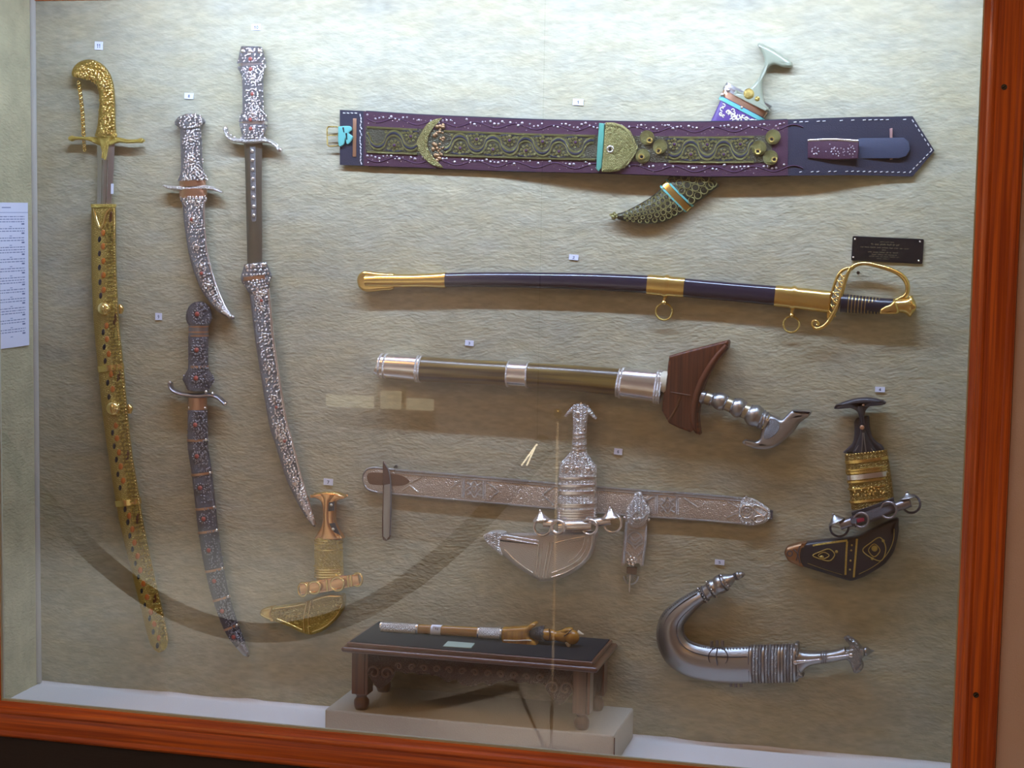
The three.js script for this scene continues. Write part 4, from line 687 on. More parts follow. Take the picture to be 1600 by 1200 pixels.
  part('sequins', balls([...[1274, 1304, 1330].flatMap((x) => rosette(x, 236, bz(1300) + 0.0062, 5.5, 7, 1.3)), ...[...Array(22)].map(() => [rr(1265, 1339), rr(224, 246), bz(1300) + 0.006, rr(0.6, 1.2), 0.5])]), metal(0.5, 0.46, 0.5, 0.35), K, STUFF);
  part('copper_slip', plate([[1390, 201], [1394.5, 200], [1395, 249], [1390.5, 250]], bz(1392) + 0.0022, 0.0016, { bevel: 0.0004 }), metal(0.45, 0.28, 0.26, 0.45));
}

// ---- dagger held behind the belt
thing('belt_dagger', 'curved dagger with horn T-hilt, tucked diagonally behind the wide purple belt', 'dagger', base(1120, 230));
{
  const h = part('hilt', plate([[1184, 71], [1184.5, 68], [1188, 67.2], [1205, 75], [1222, 85.5], [1236, 96], [1238.5, 101], [1237, 104.5], [1224, 105], [1212, 101.3], [1205, 102.5], [1199, 108], [1194, 120], [1191, 133], [1191.5, 148], [1194.5, 160], [1201, 174.5], [1147, 145], [1158, 144.2], [1168, 140], [1178, 131], [1187, 119], [1192.5, 107], [1195, 95], [1192, 85], [1187.5, 77]], 0.004, 0.019, { smooth: 2, bevel: 0.006, seg: 5 }), M.horn);
  part('hilt_stud', balls([[1170.5, 147, 0.0205, 9, 0.7], [1183.5, 154.5, 0.0215, 4.5, 0.7]], 3), M.brassDull, h);
  const ax = [-0.466, 0.885], c0 = [1168, 152.5], P = (t, w) => [c0[0] + ax[0] * t, c0[1] + ax[1] * t, w], z = 0.0104;
  const up = sweep([P(8, 37), P(34, 35), P(80, 33)], { z, d: 0.0088, p: 2.8, lin: true });
  const S = part('upper_sheath', up, M.purpleEnamel);
  part('guard_plate', sweep([P(-6, 40), P(6, 41)], { z, d: 0.0102, p: 3, lin: true }), M.pewter, S);
  part('guard_plate_lip', sweep([P(-1, 41.5), P(1.5, 41.5)], { z, d: 0.0108, p: 3, lin: true }), M.silverPlain, S);
  part('copper_band', sweep([P(6, 39), P(16, 38)], { z, d: 0.0096, p: 2.8, lin: true }), M.copper, S);
  part('turquoise_band', sweep([P(17, 39.5), P(23, 39)], { z, d: 0.0099, p: 2.8, lin: true }), M.turquoise, S);
  part('stud', balls([[1159, 168, 0.0203, 2.3, 0.8], [1128.5, 148, 0.018, 3.4, 0.8], [1137.5, 141, 0.019, 3.4, 0.8]], 2), M.silverPlain, S);
  const sw = []; for (let i = 0; i < 40; i++) { const t = rr(26, 44), u = rr(-0.88, 0.88), q = P(t, 35), nx = ax[1], ny = -ax[0], x = q[0] + nx * 35 * u, y = q[1] + ny * 35 * u, zz = top(up, x, y) + 0.0002, r = rr(2.4, 4), a = rr(0, 6.28); sw.push(wire([...Array(6)].map((_, k) => [x + r * (1 - k * 0.14) * Math.cos(a + k), y + r * (1 - k * 0.14) * Math.sin(a + k), zz]), 0.95)); }
  part('white_scrolls', sw, M.bone, S, STUFF);
  const lo = sweep([[1098, 264, 38], [1090, 272, 36], [1074, 289, 32], [1057, 306, 27.2], [1043, 318, 24.5], [1028, 326.5, 22.5], [1007, 333, 17.2], [987, 336.8, 11], [972, 338, 6.2], [966, 337.8, 5]], { z, d: 0.0088, p: 2.1, seg: 7 });
  const L = part('lower_sheath', lo, M.bronzeDark);
  part('collar', sweep([[1060.5, 303, 29.5], [1053.5, 309.5, 29.5]], { z, d: 0.0100, lin: true }), M.brass, L);
  part('collar_edge', [sweep([[1063, 300.5, 30], [1061, 302.5, 30]], { z, d: 0.0096, lin: true }), sweep([[1053.4, 309.6, 29.4], [1051.4, 311.6, 29.2]], { z, d: 0.0096, lin: true })], M.turquoise, L);
  part('chape_knob', sweep([[968, 338, 5], [963, 337.6, 3.6], [960.5, 337.4, 6.2], [957.5, 336.6, 5.6], [955.5, 336, 2.6], [952.5, 335, 1.4]], { z, round: true }), M.bronzeGreen, L);
  const net = []; for (let i = 0; i < 15; i++) for (const u of [-0.72, -0.36, 0, 0.36, 0.72]) { const q = at(lo, 0.06 + 0.82 * (i + (Math.abs(u) % 0.72 ? 0.5 : 0)) / 15, u); if (Math.abs((q[0] - 1057) * 0.72 - (q[1] - 306) * 0.69) < 8) continue; const r = q[3] * 0.17; net.push(ringAt(q[0], q[1], q[2] + 0.0001, r, 0.9, 8)); }
  part('scale_relief', net, M.bronzeGreen, L, STUFF);
}

// ---- cavalry sabre
thing('cavalry_sabre', 'long navy and brass cavalry sabre lying level in the upper middle of the wall', 'sword', base(1000, 444));
{
  const z = 0.013;
  const sc = sweep([[690, 437.8, 11.5], [760, 437, 12], [850, 438.3, 12.8], [930, 440.5, 13.6], [1013, 444.6, 14.2], [1069, 449.6, 14.8], [1140, 456, 15], [1212, 462.2, 15.4]], { z, d: 0.0095, p: 2.3, seg: 8, sides: 24 });
  const S = part('scabbard', sc, M.lacquer);
  const ch = part('chape', sweep([[572, 438.8, 9.5], [600, 438.6, 10.6], [640, 438.5, 10.4], [670, 438, 11], [697, 437.7, 12.6]], { z, d: 0.0105, p: 2.3 }), M.brass);
  part('drag', plate([[557.5, 438], [559.5, 430.5], [565, 425], [571, 423], [582, 424.5], [600, 426.3], [615, 427], [617, 433], [617, 444], [613, 452.5], [600, 453.8], [585, 455.5], [573, 456], [564, 452.5], [559.5, 446.5]], 0.006, 0.013, { smooth: 2, bevel: 0.005, seg: 4 }), M.brass, ch);
  part('locket_band', sweep([[1012, 444.5, 15.8], [1041, 447.1, 15.8], [1069.5, 449.6, 15.9]], { z, d: 0.0107, p: 2.3 }), M.brass);
  part('throat_band', sweep([[1211.5, 462.2, 16.6], [1255, 467, 17], [1296, 472, 17.6]], { z, d: 0.0113, p: 2.3 }), M.brass);
  for (const [x, y, a, rx, ry, rr_, lx, ly] of [[1041, 447.2, 17.2, 1037.5, 487, 13, 1038, 471.5], [1240, 465.3, 18.2, 1236.5, 507, 12.4, 1237, 491.5]]) {
    const m = part('ring_mount', [sweep([[x - 3.6, y - 0.3, a], [x + 3.6, y + 0.4, a]], { z, d: 0.0122, p: 2.2, lin: true }), sweep([[x - 1.4, y - 0.1, a + 1], [x + 1.4, y + 0.2, a + 1]], { z, d: 0.0132, p: 2.2, lin: true }), sweep([[x - 1.5, y + 16, 3.5], [lx, ly - 3, 2.6], [lx, ly + 1, 4.4], [lx, ly + 4.5, 2.5]], { z: 0.012, round: true })], M.brass);
    part('hanging_ring', ringAt(rx, ry, 0.010, rr_, 1.6, 24), M.brassDull, m);
  }
  const gr = sweep([[1314, 473.5, 14.2], [1340, 475.8, 13.4], [1372, 478, 12.6], [1398, 478, 11.5]], { z: 0.016, d: 0.012, p: 2.2 });
  const G = part('grip', gr, M.grip);
  part('grip_ribs', [...Array(10)].map((_, i) => { const x = 1323.5 + i * 5.2; return sweep([[x - 1.7, 474.3 + i * 0.4, 14.1 - i * 0.17], [x, 474.4 + i * 0.4, 14.9 - i * 0.17], [x + 1.7, 474.6 + i * 0.4, 14.1 - i * 0.17]], { z: 0.016, d: 0.0127 - i * 0.0001, p: 2.2, lin: true }); }), M.grip, G);
  part('grip_wire', [...Array(10)].map((_, i) => { const x = 1326.2 + i * 5.2; return sweep([[x - 0.5, 474.5 + i * 0.4, 14.5 - i * 0.17], [x + 0.5, 474.6 + i * 0.4, 14.5 - i * 0.17]], { z: 0.016, d: 0.01255 - i * 0.0001, p: 2.2, lin: true }); }), M.brassDull, G, STUFF);
  const pm = part('pommel', [sweep([[1396, 477.8, 11.6], [1405, 477.6, 11.2], [1413, 477.6, 12], [1418, 478, 14], [1422, 478.4, 17], [1424.5, 478.6, 16.6], [1427, 478.8, 12], [1430, 479, 8], [1432, 479, 3]], { z: 0.016, d: 0.013, p: 2.1 }), plate([[1374, 490.5], [1375.5, 483], [1382, 478.5], [1390, 475.5], [1399, 470], [1404, 489.5]], 0.008, 0.0222, { smooth: 2, bevel: 0.004 })], M.brass);
  part('pommel_beads', balls([...Array(12)].map((_, i) => { const a = (i / 11 - 0.5) * 2.6; return [1421 + 1.5 * Math.cos(a), 478.4 + 16 * Math.sin(a), 0.016 + 0.0125 * Math.cos(a), 1.3, 0.9]; })), M.brass, pm, STUFF);
  part('knuckle_bow', sweep([[1329, 420.5, 3.6], [1336, 414.6, 3.4], [1346, 411.9, 3.2], [1356, 412, 3.2], [1368, 414.6, 3.4], [1385, 419.3, 3.6], [1399, 424.5, 3.8], [1409, 431, 4.2], [1416, 440, 4.2], [1418.3, 450, 3.9], [1416, 459.5, 3.6], [1409, 465.5, 3.4], [1400, 469, 3]], { z: 0.019, d: 0.0032, seg: 6 }), M.brass);
  const gd = part('guard', [
    sweep([[1329, 417.5, 2.2], [1318, 421.5, 2.8], [1310.5, 429, 2.6], [1305.5, 440, 2.5], [1302, 451, 2.5], [1297.5, 465, 2.6], [1295, 480, 2.6], [1294, 495, 2.6], [1297, 503, 2.4]], { z: 0.014, d: 0.003 }),
    sweep([[1330, 417, 2.4], [1326, 424.5, 2.8], [1321.5, 436, 3], [1318, 449, 3], [1314.5, 461, 3], [1309.5, 476, 3.2], [1302, 491, 3.4], [1294.5, 503, 3.2], [1286, 510.5, 3], [1277, 513.5, 2.6], [1270.5, 510.5, 2.2], [1268.8, 505, 2], [1271.5, 501, 1.9], [1276, 501.5, 2], [1278.5, 505.5, 2.6], [1276.5, 508, 2]], { z: 0.022, d: 0.003, seg: 7 })], M.brass);
  const scr = []; for (let i = 0; i < 7; i++) { const t = 0.16 + i * 0.115, ya = 420 + t * 82, xl = 1325 - 33 * t ** 0.55, w = 9, s = i % 2 ? 1 : -1; scr.push(wire([...Array(9)].map((_, k) => { const r = 5.6 * (1 - k / 11), a = k * 0.85 + i; return [xl + 4.6 + w * 0.2 + r * Math.cos(a) * s, ya + r * Math.sin(a), 0.0185]; }), 1.15)); scr.push(wire([[xl - 1, ya - 6, 0.015], [xl + 4, ya, 0.0185], [xl + 11, ya + 5, 0.021]], 1.2)); }
  part('guard_scrolls', scr, M.brass, gd, STUFF);
}

// ---- large wooden dagger with silver bands
thing('banded_dagger', 'large dagger in a straight wooden sheath with silver bands and a dark wood crosspiece', 'dagger', base(870, 590));
{
  const z = 0.020, R = { z, d: 0.0175, p: 2.1, sides: 26 };
  const body = sweep([[596, 571.5, 18.5], [655, 576.5, 19.6], [740, 581.3, 19], [810, 585, 19], [890, 590.5, 20], [975, 598, 21.5]], R);
  const S = part('sheath', body, M.sheathWood);
  const cap = part('end_cap', sweep([[592.5, 570.6, 16.8], [593.5, 570.8, 18.6], [600, 571.6, 18.8], [640, 574.8, 20], [656, 576.4, 20.6]], { ...R, d: 0.0186 }), M.silverPlain, S);
  part('cap_ring', [[596, 571.2, 19.4], [603, 571.9, 19.6], [653, 576.1, 21.2], [657.5, 576.6, 21.2]].map(([x, y, w]) => sweep([[x - 1.3, y - 0.1, w], [x + 1.3, y + 0.1, w]], { ...R, d: 0.0194, lin: true })), M.silverScroll, cap);
  const mb = part('middle_band', sweep([[793, 584, 19.6], [810, 585.2, 19.8], [826, 586.2, 20.2]], { ...R, d: 0.0186 }), M.silverPlain, S);
  part('band_edge', [[794.5, 584.1], [825, 586.1]].map(([x, y]) => sweep([[x - 1, y, 20.4], [x + 1, y + 0.1, 20.4]], { ...R, d: 0.0192, lin: true })), M.silverScroll, mb);
  const lk = part('locket', sweep([[968, 597.6, 23], [975, 598.2, 23.8], [1000, 601, 24.6], [1026, 604.2, 25.6], [1034, 605.2, 25.8]], { ...R, d: 0.0205 }), M.silverPlain, S);
  part('locket_ring', [[967, 597.6, 23], [971.5, 598, 24.6], [1026, 604.2, 26.8], [1030, 604.8, 26.8], [1034, 605.2, 26.6]].map(([x, y, w]) => sweep([[x - 1.3, y - 0.2, w], [x + 1.3, y + 0.2, w]], { ...R, d: 0.0213, lin: true })), M.silverScroll, lk);
  part('bone_ring', sweep([[1034, 597, 15], [1038.5, 597, 17.5], [1043, 597.5, 16.5]], { z: 0.024, d: 0.016, p: 2.2 }), M.bone);
  const cr = part('crosspiece', plate([[1046.5, 555.8], [1070, 549], [1110, 538.5], [1137.5, 531.5], [1139.5, 534], [1138.5, 544], [1130, 553.5], [1119, 567], [1109, 583], [1101, 602], [1095.5, 622], [1091.5, 650], [1093, 668], [1094.5, 679], [1087.5, 676.5], [1084, 672], [1080, 675], [1061, 668], [1046, 660.6], [1035, 641], [1037, 617], [1042.5, 595], [1044.5, 570]], 0.004, 0.030, { bevel: 0.004 }), M.krisWood);
  part('ridge', sweep([[1135, 540, 3.5], [1122, 555, 4.5], [1108, 575, 5], [1095, 600, 5.5], [1087, 625, 5.5], [1083.5, 650, 5], [1085, 670, 3]], { z: 0.034, d: 0.004, p: 1.7, crease: 0.5 }), M.krisWood, cr);
  part('groove', [wire([[1130, 549], [1116, 567], [1103, 590], [1094, 615]], 1.5, { z: 0.0342 }), wire([[1044, 657], [1054, 643], [1061, 626], [1064, 618]], 2.2, { z: 0.0332 }), wire([[1048, 613], [1065, 616], [1079, 618]], 1.3, { z: 0.0335 })], M.leafStone, cr);
  const h = part('hilt', sweep([[1092, 619.5, 11], [1098, 620.4, 10.2], [1112, 623.5, 9.6], [1116.5, 624.6, 10.8], [1120, 625.5, 13], [1125.5, 627.2, 14.3], [1131, 629, 13.2], [1135, 630.4, 10.8], [1140, 632, 10.6], [1144, 633.4, 11], [1147.5, 634.6, 13.6], [1153, 636.8, 15.6], [1158.5, 639, 14.4], [1163, 641, 11.6], [1168, 643.6, 12], [1172, 645.8, 15], [1177.5, 648.6, 17.6], [1183, 651.5, 17], [1188, 654.2, 14.6], [1194, 657.2, 14.2], [1200, 660.5, 14]], { z: 0.024, round: true, seg: 4, sides: 24 }), M.pewter);
  part('neck_sleeve', [[1106, 622, 10.3], [1139.5, 631.9, 11.2], [1166, 642.5, 12.2]].map(([x, y, w]) => sweep([[x - 4, y - 1.4, w], [x + 4, y + 1.5, w]], { z: 0.024, round: true, lin: true })), M.wornBrass, h);
  part('neck_ring', [[1101.5, 620.9, 11.2], [1113, 623.7, 11.2], [1134, 630, 12.4], [1145, 633.6, 12.8], [1161.5, 640.2, 13.2], [1171, 645, 14], [1190, 655, 15.6], [1194.5, 657.4, 15]].map(([x, y, w]) => sweep([[x - 0.9, y - 0.4, w], [x + 0.9, y + 0.4, w]], { z: 0.024, round: true, lin: true })), M.silverShade, h);
  const hd = part('head', plate([[1199, 652], [1205, 649.3], [1213, 652], [1221, 655.5], [1229, 648.5], [1237.5, 641], [1252, 642], [1267, 643.5], [1263, 651], [1253, 658], [1247, 664], [1243, 671], [1232.6, 682], [1223, 690], [1214, 697], [1203, 701], [1192, 702], [1182, 701.5], [1174, 699.5], [1161, 693], [1160.5, 690], [1165, 687.2], [1171, 689.5], [1178.6, 690.2], [1187, 685], [1189.6, 671], [1194, 660]], 0.010, 0.026, { smooth: 2, bevel: 0.007, seg: 5 }), M.pewter);
  part('cheek_panel', plate([[1202, 656], [1210, 654], [1217.5, 661], [1217, 672], [1208, 682], [1197, 686.5], [1193, 681], [1196, 668]], 0.0345, 0.0025, { smooth: 2, bevel: 0.001 }), M.silverShade, hd);
  part('beak_opening', plate([[1238, 641.6], [1266, 643.8], [1263.5, 646.8], [1243, 644.4]], 0.034, 0.0025, { bevel: 0.0008 }), M.onyx, hd);
  part('bead_row', balls([...Array(9)].map((_, i) => [1202 - i * 1.35, 650 + i * 2.4, 0.037, 1.3, 0.9])), M.brassDull, hd, STUFF);
}

// ---- silver belt
thing('silver_belt', 'narrow embossed silver belt with a hanging strap end, running behind the upright silver dagger', 'belt', base(890, 775));
{
  const z0 = 0.003, zt = 0.0075;
  const B = part('strap', plate([[566, 746], [568, 738], [573, 732.5], [584, 730], [618, 733], [652, 736.3], [700, 740.2], [780, 747], [860, 754], [936, 760.5], [1000, 765.5], [1080, 770.8], [1166, 778.3], [1162, 820], [1100, 814.5], [1018, 809], [936, 802.5], [860, 795.3], [780, 788], [700, 781], [626, 774], [590, 770.3], [577, 767], [570, 761]], z0, 0.0045, { bevel: 0.001 }), M.silverStipple);
  part('edge_moulding', [wire([[618, 734.5], [652, 737.3], [700, 741.2], [780, 748], [860, 755], [936, 761.5], [1000, 766.5], [1080, 771.8], [1166, 779.3]], 1.9, { z: 0.0068, seg: 90 }), wire([[618, 738.7], [700, 745.4], [780, 752], [860, 759], [936, 765.5], [1000, 770.5], [1080, 775.8], [1163, 783]], 1.0, { z: 0.0076, seg: 90 }), wire([[590, 769], [626, 772.7], [700, 779.6], [780, 786.6], [860, 794], [936, 801], [1018, 807.6], [1100, 813], [1162, 818.6]], 1.7, { z: 0.0068, seg: 90 })], M.silverScroll, B);
  part('end_rim', wire([[632, 735.5], [600, 732.4], [584, 731], [574, 733.5], [568.5, 740], [567.5, 748], [571, 760], [578, 766], [590, 769]], 1.6, { z: 0.0068, seg: 50 }), M.pewter, B);
  part('leather_patch', plate([[573, 744], [578, 738.5], [600, 739], [626, 742.5], [640, 752], [628, 758.5], [600, 758], [578, 756]], zt - 0.0004, 0.0009, { smooth: 2, bevel: 0.0003 }), M.brownLeather, B);
  const L = (pts, r = 1.1) => wire(pts, r, { z: zt + 0.0002, lin: true, seg: pts.length * 6 });
  const mot = (cx, cy) => [L([[cx - 16, cy - 16], [cx - 16, cy + 13]]), L([[cx - 19, cy - 16], [cx - 19, cy + 13]], 0.7), L([[cx + 14, cy - 14], [cx + 14, cy + 15]]), L([[cx + 17, cy - 13], [cx + 17, cy + 15]], 0.7), wire([[cx, cy - 12.5], [cx + 5.5, cy - 4.5], [cx + 10.5, cy], [cx + 5.5, cy + 5.5], [cx, cy + 13], [cx - 5.5, cy + 5.5], [cx - 10.5, cy], [cx - 5.5, cy - 4.5]], 1.2, { z: zt, closed: true, seg: 40 }), L([[cx - 11, cy - 11], [cx - 4, cy - 5]], 1.4), L([[cx + 11, cy - 10], [cx + 4, cy - 5]], 1.4), L([[cx - 11, cy + 9], [cx - 4, cy + 5]], 1.4), L([[cx + 11, cy + 11], [cx + 4, cy + 6]], 1.4), wire([[cx, cy - 5], [cx + 4, cy], [cx, cy + 5], [cx - 4, cy]], 0.9, { z: zt, closed: true, seg: 20 })];
  part('motif', mot(741, 764.5), M.silverScroll, B); part('motif', mot(1043, 789.5), M.silverScroll, B);
  part('chevron', [L([[704, 762.5], [720, 751]]), L([[761, 754], [779.5, 767.5], [764, 781]]), L([[865, 760.5], [847.5, 773], [865, 789]]), L([[1010, 783], [1023, 775]]), L([[1067, 777.5], [1091, 793]]), L([[1135, 809], [1152, 801.5]]), L([[1136, 783], [1153, 793]])], M.silverScroll, B);
  part('chevron', [L([[628, 766.5], [640, 758], [654, 769.5]], 1.3), L([[641, 754], [658, 746]], 0.9)], M.silverPlain, B);
  // cast end
  const e = part('cast_end', plate([[1158, 783], [1163, 777.5], [1174, 778.5], [1184, 783], [1193, 789], [1203, 797], [1204, 808], [1196, 816], [1184, 820], [1172, 821.5], [1161, 819], [1155, 808], [1154.5, 795]], 0.003, 0.0095, { smooth: 2, bevel: 0.003 }), M.silverScroll);
  part('cast_rosette', [ringAt(1167, 799.5, 0.0128, 10, 1.3), ringAt(1167, 799.5, 0.0128, 5.5, 1.1), wire([[1178, 789], [1190, 793], [1199, 801], [1194, 806], [1184, 801], [1178, 795]], 1.2, { z: 0.0128, closed: true, seg: 30 }), wire([[1178, 809], [1188, 806], [1194, 810], [1186, 816], [1178, 814]], 1.2, { z: 0.0128, closed: true, seg: 30 })], M.silverPlain, e);
  part('cast_beads', balls([...rosette(1167, 799.5, 0.0128, 7.6, 8, 1.5), [1167, 799.5, 0.013, 2.6, 0.8], [1166, 777, 0.011, 2.4, 1]], 1), M.silverScroll, e, STUFF);
  part('tip', plate([[1203, 797], [1207.5, 798], [1207, 811], [1202, 812.5]], 0.003, 0.008, { bevel: 0.001 }), M.oxide, e);
  // keeper strip over the left end
  const k = part('keeper_strip', plate([[598.5, 720], [602, 723.5], [606.5, 731], [609.5, 745], [611.5, 770], [612, 795], [611, 820], [610.3, 837], [608, 843], [603.5, 845.5], [599, 844], [597, 838], [597, 812], [598, 780], [598.6, 750], [598.2, 730]], 0.0085, 0.003, { bevel: 0.001 }), M.oxblood);
  part('strip_edge', wire([[600, 722.5], [606.5, 733], [609.7, 748], [611, 775], [610.8, 800], [610, 836]], 0.9, { z: 0.0116 }), M.silverShade, k);
  part('strip_plate', plate([[600, 758], [609.5, 756], [610, 785], [609, 820], [608.3, 838], [603.5, 843], [599, 838], [598.8, 810], [599.5, 780]], 0.0113, 0.001, { bevel: 0.0003 }), M.pewter, k);
  // hanging strap end
  const h = part('hanging_strap', plate([[978, 800], [1011, 800], [1010.5, 845], [1005.5, 884.5], [1001, 885.5], [999, 880], [977, 880], [975, 884], [971, 883.5], [970.5, 878], [974, 845]], 0.0085, 0.004, { bevel: 0.001 }), M.silverStipple);
  part('side_rail', [wire([[979, 815], [977.5, 840], [974, 880]], 1.7, { z: 0.0128 }), wire([[1009.5, 815], [1009, 840], [1004, 882]], 1.7, { z: 0.0128 }), wire([[982, 827], [1006.5, 829]], 1, { z: 0.0128 })], M.silverScroll, h);
  part('strap_motif', [wire([[992.5, 831], [1001, 836], [1003, 842], [997, 848], [992, 851], [986, 847], [981.5, 841], [985, 835]], 1.5, { z: 0.0128, closed: true, seg: 40 }), wire([[984, 836], [992, 845], [1001, 838]], 1.2, { z: 0.0128 }), wire([[980, 845], [988, 852], [992, 858]], 1.3, { z: 0.0128 }), wire([[1005, 848], [998, 852], [992, 858]], 1.3, { z: 0.0128 }), wire([[979, 862], [986, 870]], 1.3, { z: 0.0128 }), wire([[1004, 862], [996, 869]], 1.3, { z: 0.0128 })], M.silverScroll, h);
  const f = part('flame_plate', plate([[992, 769], [1002, 769], [1004, 776], [1010, 786], [1015.5, 796], [1014, 804], [1010, 815], [1004, 822], [995, 825], [986, 822], [981, 815], [979, 804], [979, 796], [985, 786], [990, 777]], 0.011, 0.006, { smooth: 2, bevel: 0.002 }), M.silverScroll);
  part('flame_ribs', [wire([[990, 782], [987, 797]], 1.3, { z: 0.0172 }), wire([[996, 776], [996, 797]], 1.4, { z: 0.0172 }), wire([[1003, 784], [1005, 797]], 1.3, { z: 0.0172 }), wire([[981, 800], [987, 809], [996, 812], [1005, 809], [1013, 800]], 1.5, { z: 0.0172 }), ringAt(996, 810, 0.0172, 9, 1.2)], M.silverScroll, f);
  part('flame_studs', balls([[991, 812, 0.018, 2.6, 0.8], [1000, 811, 0.018, 2.6, 0.8], [976, 809, 0.012, 2.6, 1], [1014, 812, 0.012, 2.6, 1]], 2), M.silverPlain, f);
  part('flower', balls([[987, 877, 0.0135, 3.6, 0.8], ...rosette(987, 877, 0.013, 5.6, 6, 3)], 2), M.silverPlain, h);
  part('leather_tab', plate([[979.5, 886], [995.5, 887], [994.5, 898], [979, 896]], 0.006, 0.003, { bevel: 0.0008 }), M.brownLeather, h);
  const fan = []; for (let i = 0; i < 9; i++) { const a = 0.25 + i / 8 * 2.65; fan.push(wire([[986, 897], [986 + 8 * Math.cos(a), 898 + 10 * Math.sin(a)]], 0.8, { z: 0.006 })); }
  part('lace_fan', [...fan, wire([...Array(14)].map((_, i) => { const a = 0.1 + i / 13 * 2.95; return [986 + 11.5 * Math.cos(a), 899 + 14 * Math.sin(a)]; }), 1.3, { z: 0.006 })], M.silverScroll, h);
  part('buckle_prong', sweep([[984.8, 898, 1.5], [984, 910, 1.5], [983.4, 922, 1.2], [983, 925.5, 0.4]], { z: 0.009, round: true }), M.silverPlain, h);
}

// ---- silver dagger over the silver belt
thing('silver_dagger', 'bright silver dagger with upright ringed hilt, in front of the narrow silver belt', 'dagger', base(902, 790));
{
  const z = 0.022;
  const nk = sweep([[908, 631, 6], [907.6, 635, 11.5], [907.3, 642, 12.5], [906.8, 652, 11.5], [906.2, 664, 10.4], [905.8, 676, 10.4], [905.4, 690, 11], [905.2, 703, 11.8], [904.5, 709, 14.5], [903.8, 716, 20], [903.3, 723, 26], [903, 729, 29], [902.8, 745, 29.5]], { z, d: 0.0105, p: 2.5, seg: 5 });
  const H = part('hilt', nk, M.silverScroll);
  part('finial', sweep([[908.3, 633, 3], [908.2, 630.5, 2.6], [908.2, 628, 1.3]], { z, round: true }), M.silverPlain, H);
  part('crown_arm', [sweep([[899, 637, 5], [893, 641, 3.6], [887, 646.5, 2.4], [884.5, 649.5, 1.6]], { z, d: 0.005 }), sweep([[916, 638, 5], [922, 643.5, 4], [927, 649.5, 2.6], [931, 654, 1.6]], { z, d: 0.005 })], M.silverScroll, H);
  part('crown_ball', balls([[884.3, 649.3, z, 2.4, 1], [930.8, 653.6, z, 2.4, 1], [898, 633.5, z, 2.4, 1], [918.8, 635, z, 2.4, 1], [893.5, 640.5, z + 0.003, 2, 1], [922.5, 643.5, z + 0.003, 2, 1]], 2), M.silverPlain, H);
  for (const y of [677.3, 683.6, 695, 701.6]) part('grip_ring', sweep([[905.6, y - 1, 12], [905.6, y + 1, 12]], { z, d: 0.0118, p: 2.5, lin: true }), M.silverPlain, H);
  const st = [[903, 646, 3.6], [897, 654.5, 1.7], [912, 655.5, 1.7], [903, 659, 2.6], [897, 670, 1.8], [903.5, 670.5, 2.4], [912.5, 672, 1.8], [896, 707, 2], [902.5, 708, 2], [911, 708.3, 2], [891, 714, 2], [902.5, 713, 2.6], [915, 717, 2], [885, 731.5, 4.2], [901, 732.5, 4.6], [919, 734, 4.2], [893, 724, 1.6], [909, 724, 1.6], [879, 737, 1.5], [926, 738, 1.5]];
  part('studs', balls([...on(nk, st, 2), ...[[885, 731.5], [901, 732.5], [919, 734]].flatMap(([x, y]) => rosette(x, y, top(nk, x, y), 7, 9, 1.4))], 2), M.silverPlain, H, STUFF);
  const sl = sweep([[902.5, 744, 29.6], [902, 770, 30.2], [901.5, 800, 31], [901.5, 818, 31]], { z: 0.021, d: 0.013, p: 2.8, sides: 26 });
  const S = part('sleeve', sl, M.silverScroll);
  for (const [y, w] of [[745.5, 1.4], [757.5, 1.7], [767, 1], [769.5, 1.4], [787, 1.4], [790, 1], [796, 1.4], [800, 1.4], [804, 1.4], [808, 1.4]]) part('sleeve_ring', sweep([[902.2, y - w, 31.2], [902.2, y + w, 31.2]], { z: 0.021, d: 0.014, p: 2.8, lin: true }), M.silverPlain, S);
  const lo = part('sheath', plate([[757, 838], [759.5, 835], [764, 833], [774.7, 831.5], [789, 834.3], [818, 838.5], [846.7, 842.7], [865, 844], [880, 841], [900, 836], [931, 831.5], [931, 842], [929, 852], [921, 872], [905, 888.5], [884, 901], [866, 906.5], [846.7, 908.5], [838.7, 905], [806.7, 885], [782.7, 863.5], [770, 854.5], [762.7, 848]], 0.005, 0.027, { smooth: 2, bevel: 0.009, seg: 6 }), M.silverMid);
  part('ferrule', plate([[756.5, 838], [759, 834.5], [764, 832], [774.7, 830.5], [788, 833], [784.5, 842], [783.5, 850], [786, 867], [776, 859.5], [768, 853.5], [761.5, 846.5]], 0.0045, 0.0285, { smooth: 2, bevel: 0.0035 }), M.silverScroll, lo);
  part('tip_ball', balls([[757, 837.5, 0.018, 2.4, 1]], 2), M.silverPlain, lo);
  const zz = 0.0322;
  part('ribs', [wire([[790, 837], [815, 841], [842, 845.5]], 1.4, { z: zz - 0.0012 }), wire([[791, 842], [815, 846], [841, 850.5]], 1, { z: zz }), wire([[842, 850], [840, 870], [837, 896]], 1.2, { z: zz }), wire([[847, 849], [845, 872], [842, 901]], 1, { z: zz }), wire([[858, 847], [853, 875], [848, 902]], 1.2, { z: zz }), wire([[864, 847], [858, 875], [853, 902]], 1, { z: zz }), wire([[926, 836], [924, 852], [916, 870], [903, 883], [883, 895], [862, 902]], 1.4, { z: zz - 0.001 }), wire([[920, 838], [917, 853], [909, 868], [896, 880], [878, 889.5], [862, 895]], 1, { z: zz }), wire([[914, 841], [910, 855], [900, 869], [888, 878]], 0.9, { z: zz }), wire([[788, 858], [806, 876], [832, 895]], 1.1, { z: zz - 0.001 }), wire([[868, 848], [890, 842.5], [914, 838]], 1, { z: zz })], M.silverPlain, lo);
  part('bar', sweep([[874, 822.5, 8.8], [900, 822, 9.4], [925, 822, 8.8]], { z: 0.034, round: true }), M.silverPlain);
